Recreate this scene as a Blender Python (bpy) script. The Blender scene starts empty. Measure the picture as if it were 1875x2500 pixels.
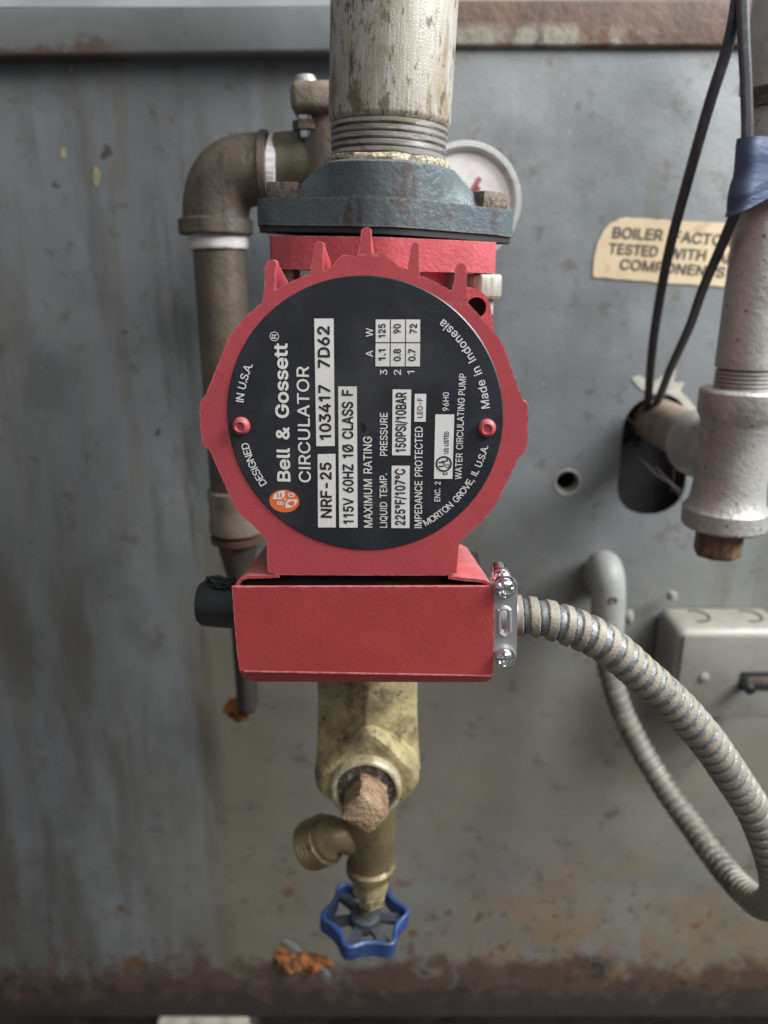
import bpy, bmesh, math, random
from mathutils import Vector, Matrix
from mathutils.geometry import tessellate_polygon
R = math.radians
random.seed(7)
sc = bpy.context.scene
col = sc.collection

# ------------------------------------------------------------------ camera
PITCH = R(17.4)
CAM = Vector((0.0, -0.47, 0.0))
FPX, CX, CY = 1800.0, 937.5, 1250.0
cd = bpy.data.cameras.new('camera')
cd.sensor_fit = 'VERTICAL'; cd.sensor_height = 36.0; cd.sensor_width = 27.0
cd.lens = 36.0 * FPX / 2500.0
cd.clip_start = 0.01; cd.clip_end = 50
cam = bpy.data.objects.new('camera', cd); col.objects.link(cam)
cam.location = CAM
cam.rotation_euler = (R(90) - PITCH, 0, 0)
sc.camera = cam
cd.dof.use_dof = True
cd.dof.focus_distance = 0.243
cd.dof.aperture_fstop = 8.5

# ------------------------------------------------------------------ light (an indoor boiler room: window light from upper right, soft room light)
w = bpy.data.worlds.new('World'); sc.world = w; w.use_nodes = True
w.node_tree.nodes['Background'].inputs[0].default_value = (0.88, 0.94, 1.0, 1)
w.node_tree.nodes['Background'].inputs[1].default_value = 0.22

def area(name, loc, target, sx, sy, power, colr):
    l = bpy.data.lights.new(name, 'AREA'); l.shape = 'RECTANGLE'; l.size = sx; l.size_y = sy
    l.energy = power; l.color = colr
    o = bpy.data.objects.new(name, l); col.objects.link(o); o.location = loc
    d = Vector(target) - Vector(loc)
    o.rotation_euler = d.to_track_quat('-Z', 'Y').to_euler()
    return o
area('window_light', (0.92, -0.44, 0.74), (0.0, -0.15, -0.08), 0.55, 0.55, 37, (0.93, 0.97, 1.0))
area('room_light', (0.62, -1.15, 0.95), (0.05, 0, 0.0), 1.1, 0.8, 13.5, (1.0, 0.96, 0.90))

sc.view_settings.view_transform = 'Standard'
sc.view_settings.look = 'None'
sc.view_settings.exposure = 0.24
sc.view_settings.gamma = 1.0
sc.cycles.use_denoising = True
sc.cycles.max_bounces = 8

# ------------------------------------------------------------------ measuring helpers
CT, ST = math.cos(PITCH), math.sin(PITCH)
def ray(px, py):
    u = (px - CX) / FPX; v = (CY - py) / FPX
    return Vector((u, CT + v * ST, -ST + v * CT))
def P(px, py, y):                       # point of the vertical plane Y = y seen at that pixel of the photograph
    d = ray(px, py)
    return CAM + d * ((y - CAM.y) / d.y)
def MPP(py, y):                         # metres per pixel there
    d = ray(CX, py)
    return (y - CAM.y) / d.y / FPX

# ------------------------------------------------------------------ scene graph helpers
WM = {}
def empty(name, mat4, label, cat, group=None):
    o = bpy.data.objects.new(name, None); col.objects.link(o)
    o.empty_display_size = 0.01
    o.matrix_world = mat4; WM[o] = mat4.copy()
    o['label'] = label; o['category'] = cat
    if group: o['group'] = group
    return o
def T(v): return Matrix.Translation(Vector(v))

def obj(name, bm, mats, parent=None, world=True, ang=35, label=None, kind=None, flip=True):
    """link a bmesh as ONE object; verts in world space (world=True) or in the parent's own space"""
    if parent is not None and world and parent in WM:
        bmesh.ops.transform(bm, matrix=WM[parent].inverted(), verts=bm.verts)
    if flip: bmesh.ops.recalc_face_normals(bm, faces=bm.faces)
    me = bpy.data.meshes.new(name); bm.to_mesh(me); bm.free()
    for m in (mats if isinstance(mats, (list, tuple)) else [mats]): me.materials.append(m)
    if ang:
        me.polygons.foreach_set('use_smooth', [True] * len(me.polygons))
        me.set_sharp_from_angle(angle=R(ang))
    o = bpy.data.objects.new(name, me); col.objects.link(o)
    if parent is not None:
        o.parent = parent
        if parent in WM: WM[o] = WM[parent].copy()
    else: WM[o] = Matrix.Identity(4)
    if label: o['label'] = label
    if kind: o['kind'] = kind
    return o
def tag(o, label, cat, group=None):
    o['label'] = label; o['category'] = cat
    if group: o['group'] = group
    return o

# ------------------------------------------------------------------ shape helpers
def bevel(bm, w, seg=2, ang=30, sel=None):
    es = []
    for e in bm.edges:
        if len(e.link_faces) == 2 and e.calc_face_angle(0) > R(ang) and (sel is None or sel(e)): es.append(e)
    if es: bmesh.ops.bevel(bm, geom=es, offset=w, segments=seg, profile=0.5, affect='EDGES', clamp_overlap=True)
    return bm
def box(c0, c1, bv=0, seg=2, bm=None):
    b = bmesh.new()
    r = bmesh.ops.create_cube(b, size=1)
    c0, c1 = Vector(c0), Vector(c1)
    for v in b.verts:
        v.co = Vector(((c0[i] + c1[i]) / 2 + v.co[i] * (c1[i] - c0[i])) for i in range(3))
    if bv: bevel(b, bv, seg)
    return join(bm, b)
def join(bm, b):
    if bm is None: return b
    me = bpy.data.meshes.new('tmp'); b.to_mesh(me); b.free(); bm.from_mesh(me); bpy.data.meshes.remove(me)
    return bm
def frame(d, up=(0, 0, 1)):
    d = Vector(d).normalized(); up = Vector(up)
    if abs(d.dot(up)) > .95: up = Vector((0, 1, 0))
    a = up.cross(d).normalized(); b = d.cross(a)
    return a, b, d
def lathe(prof, org, d, seg=40, bm=None, rot=0, sq=(1, 1), wob=None, cap=True):
    """prof: (t, r) along direction d from org"""
    b = bmesh.new(); A, B, D = frame(d); org = Vector(org)
    rings = []
    for t, r in prof:
        ring = []
        for k in range(seg):
            f = rot + 2 * math.pi * k / seg
            rr = max(r, 1e-6) * (1 + (wob(t, f) if wob else 0))
            ring.append(b.verts.new(org + D * t + A * (math.cos(f) * rr * sq[0]) + B * (math.sin(f) * rr * sq[1])))
        rings.append(ring)
    for i in range(len(rings) - 1):
        for k in range(seg):
            b.faces.new((rings[i][k], rings[i][(k + 1) % seg], rings[i + 1][(k + 1) % seg], rings[i + 1][k]))
    if cap and prof[0][1] > 1e-5: b.faces.new(rings[0])
    if cap and prof[-1][1] > 1e-5: b.faces.new(rings[-1])
    bmesh.ops.remove_doubles(b, verts=b.verts, dist=1e-6)
    return join(bm, b)
def catmull(pts, n):
    out = []; m = len(pts)
    for i in range(m - 1):
        p0, p1, p2, p3 = pts[max(i - 1, 0)], pts[i], pts[i + 1], pts[min(i + 2, m - 1)]
        for k in range(n):
            t = k / n
            out.append(tuple(0.5 * (2 * p1[j] + (p2[j] - p0[j]) * t + (2 * p0[j] - 5 * p1[j] + 4 * p2[j] - p3[j]) * t * t
                             + (3 * p1[j] - p0[j] - 3 * p2[j] + p3[j]) * t ** 3) for j in range(len(p1))))
    out.append(tuple(pts[-1])); return out
def tube(pts, rad, seg=20, bm=None, rfun=None, n=8, smooth=True, matfun=None, caps=True):
    """pts: list of Vector; rad: number or list (interpolated along the path)"""
    m = len(pts)
    rl = rad if isinstance(rad, (list, tuple)) else [rad] * m
    q = [tuple(p) + (r,) for p, r in zip(pts, rl)]
    if smooth: q = catmull(q, n)
    b = bmesh.new(); rings = []
    pos = [Vector(x[:3]) for x in q]
    t0 = (pos[1] - pos[0]).normalized(); a, bb, _ = frame(t0); s = 0
    for i, p in enumerate(pos):
        t = (pos[min(i + 1, len(pos) - 1)] - pos[max(i - 1, 0)]).normalized()
        a = (a - t * a.dot(t)).normalized(); c = t.cross(a)
        if i: s += (p - pos[i - 1]).length
        ring = []
        for k in range(seg):
            f = 2 * math.pi * k / seg
            r = rfun(s, f, q[i][3]) if rfun else q[i][3]
            ring.append(b.verts.new(p + a * (math.cos(f) * r) + c * (math.sin(f) * r)))
        rings.append((ring, s))
    for i in range(len(rings) - 1):
        for k in range(seg):
            fc = b.faces.new((rings[i][0][k], rings[i][0][(k + 1) % seg], rings[i + 1][0][(k + 1) % seg], rings[i + 1][0][k]))
            if matfun: fc.material_index = matfun((rings[i][1] + rings[i + 1][1]) / 2, 2 * math.pi * (k + .5) / seg)
    if caps:
        b.faces.new(rings[0][0]); b.faces.new(rings[-1][0])
    return join(bm, b)
def chaikin(pts, it=1, q=.22):
    for _ in range(it):
        o = []
        for i in range(len(pts)):
            a, b = pts[i], pts[(i + 1) % len(pts)]
            o.append((a[0] + (b[0] - a[0]) * q, a[1] + (b[1] - a[1]) * q))
            o.append((b[0] - (b[0] - a[0]) * q, b[1] - (b[1] - a[1]) * q))
        pts = o
    return pts
def dedupe(l, d=1e-6):
    o = []
    for p in l:
        if not o or math.dist(p, o[-1]) > d: o.append(p)
    if len(o) > 1 and math.dist(o[0], o[-1]) <= d: o.pop()
    return o
def prism(loops, f0, f1, bm=None, back=True):
    """loops: 2D loops (outer, holes); f0, f1 map (a, b) to a 3D point on the front and the back face"""
    b = bmesh.new()
    loops = [dedupe(l) for l in loops]
    tri = tessellate_polygon([[Vector((p[0], p[1], 0)) for p in l] for l in loops])
    fl = [p for l in loops for p in l]
    fv = [b.verts.new(f0(*p)) for p in fl]
    bv = [b.verts.new(f1(*p)) for p in fl] if f1 else None
    for t in tri:
        try: b.faces.new([fv[i] for i in t])
        except ValueError: pass
        if bv and back:
            try: b.faces.new([bv[i] for i in reversed(t)])
            except ValueError: pass
    if bv:
        o = 0
        for l in loops:
            n = len(l)
            for i in range(n):
                j = (i + 1) % n
                try: b.faces.new((fv[o + i], fv[o + j], bv[o + j], bv[o + i]))
                except ValueError: pass
            o += n
    return join(bm, b)
def rrect(x0, z0, x1, z1, r, n=5):
    o = []
    for cx, cz, a0 in ((x1 - r, z1 - r, 0), (x0 + r, z1 - r, 90), (x0 + r, z0 + r, 180), (x1 - r, z0 + r, 270)):
        for k in range(n + 1):
            a = R(a0 + 90 * k / n); o.append((cx + r * math.cos(a), cz + r * math.sin(a)))
    return o
def circle(cx, cz, r, n=32, rz=None, a0=0):
    return [(cx + r * math.cos(a0 + 2 * math.pi * k / n), cz + (rz or r) * math.sin(a0 + 2 * math.pi * k / n)) for k in range(n)]
def hull(circs, n=20):
    """convex hull of circles (x, y, r)"""
    pts = sorted({(round(cx + r * math.cos(2 * math.pi * k / (4 * n)), 7), round(cy + r * math.sin(2 * math.pi * k / (4 * n)), 7))
                  for cx, cy, r in circs for k in range(4 * n)})
    def half(ps):
        h = []
        for p in ps:
            while len(h) > 1 and (h[-1][0] - h[-2][0]) * (p[1] - h[-2][1]) - (h[-1][1] - h[-2][1]) * (p[0] - h[-2][0]) <= 0: h.pop()
            h.append(p)
        return h
    a, b = half(pts), half(pts[::-1])
    return a[:-1] + b[:-1]
def jitter(bm, amt, scale=120, seed=0):
    from mathutils import noise
    for v in bm.verts:
        v.co += Vector(noise.noise_vector(v.co * scale + Vector((seed, 0, 0)))) * amt
    return bm

# ------------------------------------------------------------------ materials
def mat(name, base, rough=.5, metal=0, layers=(), bump=None, wear=None, dust=None, spec=.5, coat=0):
    """layers: dicts c (colour), s (noise scale or 3 scales), lo, hi, d (detail), mask=[(axis, from, to)], v (voronoi), amt"""
    m = bpy.data.materials.new(name); m.use_nodes = True
    nt = m.node_tree; N, L = nt.nodes, nt.links
    bs = N['Principled BSDF']
    bs.inputs['Roughness'].default_value = rough; bs.inputs['Metallic'].default_value = metal
    bs.inputs['Specular IOR Level'].default_value = spec
    if coat: bs.inputs['Coat Weight'].default_value = coat; bs.inputs['Coat Roughness'].default_value = .15
    tc = N.new('ShaderNodeTexCoord'); sep = N.new('ShaderNodeSeparateXYZ'); L.new(tc.outputs['Object'], sep.inputs[0])
    def fac(ly, k):
        s = ly.get('s', 50)
        mp = N.new('ShaderNodeMapping'); L.new(tc.outputs['Object'], mp.inputs[0])
        mp.inputs['Scale'].default_value = s if isinstance(s, tuple) else (s, s, s)
        mp.inputs['Location'].default_value = (3.1 * k + 1.7, 5.3 * k, 2.9 * k)
        if ly.get('rot'): mp.inputs['Rotation'].default_value = ly['rot']
        if ly.get('v'):
            nz = N.new('ShaderNodeTexVoronoi'); out = nz.outputs['Distance']
        else:
            nz = N.new('ShaderNodeTexNoise'); nz.inputs['Detail'].default_value = ly.get('d', 5)
            nz.inputs['Roughness'].default_value = ly.get('nr', .6); out = nz.outputs['Fac']
            nz.inputs['Distortion'].default_value = ly.get('dist', 0)
        nz.inputs['Scale'].default_value = 1; L.new(mp.outputs[0], nz.inputs['Vector'])
        if ly.get('flat'): out = None
        src = out
        for ax, a, b_ in ly.get('add', ()):           # add a ramp along an axis before the threshold: a ragged edge
            mr = N.new('ShaderNodeMapRange'); L.new(sep.outputs['XYZ'.index(ax)], mr.inputs[0])
            mr.inputs[1].default_value = a; mr.inputs[2].default_value = b_
            mr.inputs[3].default_value = -.5; mr.inputs[4].default_value = .5
            ad = N.new('ShaderNodeMath'); ad.operation = 'ADD'; L.new(src, ad.inputs[0]); L.new(mr.outputs[0], ad.inputs[1]); src = ad.outputs[0]
        mr = N.new('ShaderNodeMapRange'); mr.interpolation_type = 'SMOOTHSTEP'
        L.new(src, mr.inputs[0])
        mr.inputs[1].default_value = ly['lo']; mr.inputs[2].default_value = ly['hi']
        mr.inputs[4].default_value = ly.get('amt', 1)
        f = mr.outputs[0]
        for ax, a, b_ in ly.get('mask', ()):
            k2 = N.new('ShaderNodeMapRange'); k2.interpolation_type = 'SMOOTHSTEP'
            L.new(sep.outputs['XYZ'.index(ax)], k2.inputs[0]); k2.inputs[1].default_value = a; k2.inputs[2].default_value = b_
            mu = N.new('ShaderNodeMath'); mu.operation = 'MULTIPLY'; L.new(f, mu.inputs[0]); L.new(k2.outputs[0], mu.inputs[1]); f = mu.outputs[0]
        return f
    cur = None
    rgb = N.new('ShaderNodeRGB'); rgb.outputs[0].default_value = (*base, 1); cur = rgb.outputs[0]
    rv = None
    for k, ly in enumerate(layers):
        f = fac(ly, k)
        mx = N.new('ShaderNodeMix'); mx.data_type = 'RGBA'
        L.new(f, mx.inputs[0]); L.new(cur, mx.inputs[6]); mx.inputs[7].default_value = (*ly['c'], 1)
        cur = mx.outputs[2]
        if 'r' in ly or 'm' in ly:
            for key, sock in (('r', 'Roughness'), ('m', 'Metallic')):
                if key in ly:
                    mm = N.new('ShaderNodeMix'); mm.data_type = 'FLOAT'; L.new(f, mm.inputs[0])
                    if bs.inputs[sock].is_linked: L.new(bs.inputs[sock].links[0].from_socket, mm.inputs[2])
                    else: mm.inputs[2].default_value = bs.inputs[sock].default_value
                    mm.inputs[3].default_value = ly[key]; L.new(mm.outputs[0], bs.inputs[sock])
    if wear:                                  # paint rubbed thin along edges
        ge = N.new('ShaderNodeNewGeometry'); bv = N.new('ShaderNodeBevel'); bv.samples = 4; bv.inputs['Radius'].default_value = wear[1]
        dt = N.new('ShaderNodeVectorMath'); dt.operation = 'DOT_PRODUCT'; L.new(bv.outputs[0], dt.inputs[0]); L.new(ge.outputs['Normal'], dt.inputs[1])
        iv = N.new('ShaderNodeMapRange'); L.new(dt.outputs['Value'], iv.inputs[0]); iv.inputs[1].default_value = .992; iv.inputs[2].default_value = .90
        f = fac(dict(s=420, lo=.40, hi=.60, d=7), 33)
        mu = N.new('ShaderNodeMath'); mu.operation = 'MULTIPLY'; L.new(f, mu.inputs[0]); L.new(iv.outputs[0], mu.inputs[1])
        m2 = N.new('ShaderNodeMath'); m2.operation = 'MULTIPLY'; L.new(mu.outputs[0], m2.inputs[0]); m2.inputs[1].default_value = wear[2]
        mx = N.new('ShaderNodeMix'); mx.data_type = 'RGBA'; L.new(m2.outputs[0], mx.inputs[0]); L.new(cur, mx.inputs[6]); mx.inputs[7].default_value = (*wear[0], 1); cur = mx.outputs[2]
    if dust:                                  # dust lying on faces that look up
        ge = N.new('ShaderNodeNewGeometry'); sp = N.new('ShaderNodeSeparateXYZ'); L.new(ge.outputs['Normal'], sp.inputs[0])
        f = fac(dict(s=110, lo=.30, hi=.65, d=7), 31)
        mr = N.new('ShaderNodeMapRange'); mr.interpolation_type = 'SMOOTHSTEP'; L.new(sp.outputs[2], mr.inputs[0]); mr.inputs[1].default_value = .35; mr.inputs[2].default_value = .9; mr.inputs[4].default_value = dust[1]
        mu = N.new('ShaderNodeMath'); mu.operation = 'MULTIPLY'; L.new(f, mu.inputs[0]); L.new(mr.outputs[0], mu.inputs[1])
        mx = N.new('ShaderNodeMix'); mx.data_type = 'RGBA'; L.new(mu.outputs[0], mx.inputs[0]); L.new(cur, mx.inputs[6]); mx.inputs[7].default_value = (*dust[0], 1); cur = mx.outputs[2]
    L.new(cur, bs.inputs['Base Color'])
    if bump:
        prev = None
        for k, (s, st, dist, *rest) in enumerate(bump):
            f = fac({'s': s, 'lo': 0, 'hi': 1, 'd': rest[0] if rest else 4}, 20 + k)
            bp = N.new('ShaderNodeBump'); bp.inputs['Strength'].default_value = st; bp.inputs['Distance'].default_value = dist
            L.new(f, bp.inputs['Height'])
            if prev: L.new(prev, bp.inputs['Normal'])
            prev = bp.outputs[0]
        L.new(prev, bs.inputs['Normal'])
    return m

RUST, DRUST = (.085, .040, .024), (.030, .018, .014)
m_red = mat('red_enamel', (.345, .050, .062), .37, wear=((.55, .22, .21), .0007, .8), dust=((.30, .20, .17), .45), layers=[
    dict(s=60, lo=.35, hi=.75, c=(.40, .060, .066), amt=.8), dict(s=28, lo=.52, hi=.70, c=(.30, .045, .055), amt=.6, r=.55), dict(s=900, lo=.66, hi=.74, c=(.30, .025, .03), amt=.5),
    dict(s=(300, 300, 300), v=1, lo=.10, hi=.04, c=(.52, .16, .14), amt=.35)],
    bump=[(1300, .14, .0003, 2), (200, .10, .0006)])
m_redcover = mat('red_wrinkle_enamel', (.315, .036, .040), .46, wear=((.52, .22, .19), .0008, .9), dust=((.30, .20, .17), .4), layers=[
    dict(s=40, lo=.35, hi=.75, c=(.365, .048, .046), amt=.9), dict(s=22, lo=.50, hi=.68, c=(.275, .033, .040), amt=.7, r=.56), dict(s=170, lo=.66, hi=.72, c=(.24, .07, .06), amt=.5), dict(s=(26, 26, 40), lo=.60, hi=.72, c=(.42, .13, .11), amt=.45, d=10, nr=.8), dict(s=1100, lo=.68, hi=.73, c=(.55, .20, .16), amt=.25),
    dict(s=(350, 350, 120), lo=.70, hi=.80, c=(.55, .28, .22), amt=.25)],
    bump=[(900, .16, .0003, 3), (120, .12, .001)])
m_redworn = mat('red_casting_enamel', (.35, .050, .064), .5, wear=((.50, .22, .20), .0007, .7), dust=((.30, .20, .17), .5), layers=[
    dict(s=90, lo=.4, hi=.75, c=(.44, .075, .085)), dict(s=(400, 400, 60), lo=.66, hi=.78, c=(.22, .02, .03), amt=.6)],
    bump=[(700, .3, .0006, 3)])
m_label = mat('label_black', (.0125, .0145, .019), .38, layers=[
    dict(s=30, lo=.42, hi=.66, c=(.022, .025, .031), r=.50, d=8), dict(s=(420, 420, 30), lo=.64, hi=.72, c=(.030, .032, .038), amt=.5, rot=(0, .5, 0)), dict(s=(40, 40, 600), lo=.66, hi=.72, c=(.034, .036, .042), amt=.5, rot=(0, .3, 0)), dict(s=260, lo=.70, hi=.76, c=(.006, .006, .007), amt=.9),
    dict(s=700, v=1, lo=.09, hi=.03, c=(.10, .10, .12), amt=.5)], bump=[(90, .06, .001)])
m_white = mat('print_white', (.62, .60, .58), .5, layers=[dict(s=30, lo=.5, hi=.7, c=(.54, .52, .49)), dict(s=700, lo=.68, hi=.75, c=(.25, .24, .24), amt=.5), dict(s=300, lo=.6, hi=.75, c=(.52, .50, .49), amt=.7)])
m_ink = mat('print_black', (.012, .012, .015), .5)
m_orange = mat('print_orange', (.66, .10, .022), .5, layers=[dict(s=120, lo=.4, hi=.7, c=(.62, .13, .03))])
m_black = mat('black_plastic', (.012, .014, .016), .38, layers=[dict(s=120, lo=.5, hi=.75, c=(.024, .026, .028))], bump=[(300, .1, .0005)])
m_tape = mat('black_gloss_tape', (.006, .008, .009), .16)
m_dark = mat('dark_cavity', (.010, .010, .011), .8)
m_zinc = mat('zinc_plate', (.60, .61, .62), .36, .85, layers=[dict(s=200, lo=.5, hi=.75, c=(.48, .47, .48), r=.45), dict(s=500, lo=.68, hi=.75, c=(.3, .3, .33), amt=.6)], bump=[(500, .1, .0003)])
m_chrome = mat('bright_screw', (.78, .79, .80), .12, 1.0, layers=[dict(s=250, lo=.55, hi=.75, c=(.6, .6, .62), r=.25)])
m_nut = mat('dull_nut_steel', (.42, .41, .35), .45, .5, layers=[dict(s=(500, 500, 80), lo=.45, hi=.7, c=(.22, .20, .15), r=.6), dict(s=200, lo=.6, hi=.75, c=(.55, .54, .48))], bump=[((600, 600, 80), .4, .0005)])
m_rubber = mat('gasket_black', (.010, .010, .011), .7)
m_blue = mat('blue_grey_paint', (.064, .086, .095), .45, wear=((.17, .14, .11), .0012, .9), dust=((.16, .145, .12), .6), layers=[
    dict(s=60, lo=.42, hi=.62, c=(.060, .076, .082), d=8), dict(s=(110, 110, 40), lo=.54, hi=.63, c=(.045, .038, .036), r=.6, d=9, nr=.7), dict(s=60, lo=.60, hi=.70, c=(.078, .112, .130), amt=.7), dict(s=(260, 260, 70), lo=.60, hi=.70, c=(.050, .040, .038), r=.6),
    dict(s=(160, 160, 700), lo=.66, hi=.72, c=(.16, .115, .07), amt=.7), dict(s=500, lo=.68, hi=.74, c=(.25, .24, .20), amt=.5)],
    bump=[(400, .35, .0008), (90, .2, .001)])
m_pipe = mat('aged_galvanised', (.40, .375, .325), .36, .25, layers=[
    dict(s=(50, 50, 26), lo=.42, hi=.62, c=(.33, .30, .245)), dict(s=(900, 900, 60), lo=.45, hi=.72, c=(.52, .50, .46), amt=.7),
    dict(s=(75, 75, 40), lo=.50, hi=.66, c=(.235, .185, .115), r=.6, amt=.85, d=10, dist=.8, nr=.7),
    dict(s=(120, 120, 60), lo=.53, hi=.63, c=(.115, .078, .042), r=.7, amt=.85, d=10, nr=.75),
    dict(s=(330, 330, 130), lo=.56, hi=.64, c=(.070, .050, .032), r=.7, amt=.8, d=6),
    dict(s=(1200, 1200, 90), lo=.58, hi=.72, c=(.14, .115, .09), amt=.6)],
    bump=[((700, 700, 60), .3, .0004), (1500, .3, .0003)])
m_thread = mat('pipe_thread_steel', (.36, .345, .33), .38, .55, layers=[
    dict(s=(60, 60, 500), lo=.45, hi=.62, c=(.20, .165, .125), r=.55), dict(s=160, lo=.60, hi=.70, c=(.07, .06, .05), amt=.9)], bump=[(500, .3, .0004)])
m_sealant = mat('dried_pipe_dope', (.42, .36, .26), .8, layers=[dict(s=400, lo=.45, hi=.6, c=(.16, .13, .09))], bump=[(600, .8, .001)])
m_rustbolt = mat('rusty_bolt', (.115, .085, .065), .65, .2, layers=[dict(s=300, lo=.45, hi=.65, c=(.055, .042, .035)), dict(s=500, lo=.6, hi=.7, c=(.22, .17, .12))], bump=[(500, .5, .001)])
m_black_iron = mat('dirty_black_iron', (.085, .066, .050), .5, .15, layers=[
    dict(s=45, lo=.45, hi=.65, c=(.120, .090, .062)), dict(s=(180, 180, 30), lo=.55, hi=.7, c=(.055, .042, .034)), dict(s=120, lo=.66, hi=.72, c=(.16, .09, .04), amt=.6)],
    bump=[(350, .4, .0008)])
m_olive = mat('olive_brass', (.165, .145, .090), .5, .25, layers=[dict(s=60, lo=.45, hi=.65, c=(.12, .105, .07)), dict(s=200, lo=.64, hi=.72, c=(.06, .05, .04), amt=.7)], bump=[(400, .3, .0006)])
m_tan = mat('dusty_tan_casting', (.215, .165, .125), .6, layers=[dict(s=70, lo=.45, hi=.65, c=(.155, .12, .09)), dict(s=260, lo=.62, hi=.72, c=(.09, .07, .05), amt=.7)], bump=[(400, .4, .0008)])
m_ptfe = mat('white_thread_tape', (.62, .59, .57), .6, layers=[dict(s=(60, 60, 500), lo=.45, hi=.7, c=(.45, .41, .39))], bump=[((80, 80, 900), .6, .0006)])
m_brass = mat('dirty_yellow_brass', (.40, .325, .165), .50, .25, layers=[
    dict(s=55, lo=.42, hi=.60, c=(.29, .235, .120)), dict(s=60, lo=.47, hi=.62, c=(.150, .115, .062), r=.65, d=9, nr=.7, amt=.8), dict(s=38, lo=.57, hi=.68, c=(.095, .072, .045), r=.7, d=8, amt=.75),
    dict(s=220, lo=.60, hi=.68, c=(.055, .04, .028), amt=.85, r=.7), dict(s=330, lo=.66, hi=.73, c=(.46, .40, .25), amt=.6)],
    bump=[(260, .5, .0012), (900, .3, .0005)])
m_olddrain = mat('tarnished_brass', (.175, .135, .068), .42, .4, layers=[
    dict(s=60, lo=.42, hi=.62, c=(.135, .100, .052)), dict(s=160, lo=.56, hi=.68, c=(.050, .040, .028), r=.6)], bump=[(350, .4, .0008)])
m_scale = mat('scaled_brass_rim', (.42, .37, .25), .5, .2, layers=[dict(s=150, lo=.45, hi=.62, c=(.26, .21, .12)), dict(s=300, lo=.6, hi=.7, c=(.10, .08, .05))], bump=[(400, .4, .0006)])
m_grime = mat('grimy_bore', (.055, .045, .040), .7, layers=[dict(s=300, lo=.5, hi=.62, c=(.20, .165, .15)), dict(s=600, lo=.6, hi=.7, c=(.02, .017, .015))], bump=[(500, .6, .001)])
m_brownplug = mat('brown_rust_plug', (.150, .085, .052), .7, layers=[dict(s=160, lo=.45, hi=.6, c=(.085, .045, .030)), dict(s=260, lo=.60, hi=.68, c=(.30, .19, .11))], bump=[(400, .6, .001)])
m_rustplug = mat('rusty_square_plug', (.30, .205, .122), .8, layers=[
    dict(s=130, lo=.48, hi=.60, c=(.20, .105, .060), d=8), dict(s=300, lo=.56, hi=.66, c=(.41, .32, .21)), dict(s=220, lo=.66, hi=.72, c=(.07, .04, .03))], bump=[(450, .7, .0015)])
m_bluewheel = mat('blue_handle_paint', (.015, .042, .140), .42, wear=((.06, .10, .21), .0008, .6), layers=[dict(s=90, lo=.45, hi=.7, c=(.024, .060, .19)), dict(s=130, lo=.55, hi=.66, c=(.012, .016, .028), amt=.8, r=.6, d=8), dict(s=260, lo=.64, hi=.72, c=(.015, .02, .04), amt=.9)], bump=[(400, .25, .0006)])
m_wheelweb = mat('grimy_dark_web', (.024, .029, .036), .6, layers=[dict(s=200, lo=.5, hi=.66, c=(.012, .014, .018))], bump=[(300, .3, .0008)])
m_ridge = mat('dusty_conduit_ridge', (.225, .202, .158), .58, .12, layers=[
    dict(s=70, lo=.45, hi=.62, c=(.18, .162, .128)), dict(s=500, lo=.55, hi=.72, c=(.29, .27, .23), amt=.6), dict(s=60, lo=.66, hi=.72, c=(.28, .17, .09), amt=.7),
    dict(s=300, lo=.66, hi=.74, c=(.14, .12, .10), amt=.7)], bump=[(900, .4, .0005)])
m_rearridge = mat('grimy_conduit_ridge', (.165, .15, .122), .55, .25, layers=[dict(s=60, lo=.42, hi=.60, c=(.13, .115, .095)), dict(s=200, lo=.56, hi=.68, c=(.075, .066, .056)), dict(s=40, lo=.60, hi=.68, c=(.27, .25, .22), amt=.8)], bump=[(700, .4, .0005)])
m_gapshade = mat('conduit_gap_shade', (.035, .033, .030), .7)  # shadow line along the conduit's gaps, put in as a dark colour
m_groove = mat('bluish_zinc_groove', (.18, .19, .195), .45, .55, layers=[dict(s=800, lo=.42, hi=.65, c=(.14, .145, .145), r=.55), dict(s=150, lo=.55, hi=.72, c=(.16, .145, .12), r=.6)], bump=[(900, .5, .0004)])
m_pvc = mat('black_cable_jacket', (.030, .028, .033), .38, layers=[dict(s=200, lo=.5, hi=.7, c=(.05, .047, .05), r=.5)])
m_web = mat('dusty_web', (.16, .15, .14), .9)
m_bluetape = mat('blue_tape', (.026, .042, .092), .55, layers=[dict(s=(90, 90, 260), lo=.45, hi=.7, c=(.020, .033, .070))], bump=[((60, 60, 160), .3, .0012)])
m_tee = mat('galvanised_tee', (.33, .32, .295), .42, .3, layers=[
    dict(s=40, lo=.45, hi=.62, c=(.27, .25, .235)), dict(s=(130, 130, 130), v=1, lo=.16, hi=.07, c=(.13, .085, .055), r=.7, amt=.85),
    dict(s=220, lo=.62, hi=.70, c=(.17, .125, .09), amt=.7), dict(s=(500, 500, 60), lo=.55, hi=.72, c=(.40, .39, .36), amt=.5)], bump=[(350, .5, .0008)])
m_box = mat('warm_grey_box_paint', (.180, .175, .152), .48, .1, dust=((.25, .225, .175), .7), layers=[dict(s=70, lo=.52, hi=.66, c=(.16, .15, .125), amt=.7, d=9, nr=.7), dict(s=40, lo=.42, hi=.62, c=(.205, .20, .175)), dict(s=160, lo=.62, hi=.72, c=(.15, .135, .115), amt=.7)], bump=[(300, .2, .0005)])
m_fitting = mat('grey_conduit_fitting', (.27, .27, .245), .62, .15, layers=[dict(s=60, lo=.42, hi=.62, c=(.23, .23, .215)), dict(s=300, lo=.64, hi=.72, c=(.12, .11, .10), amt=.7)], bump=[(350, .3, .0006)])
m_gface = mat('gauge_face_white', (.72, .69, .68), .5, layers=[dict(s=60, lo=.5, hi=.7, c=(.62, .57, .57))])
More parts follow.
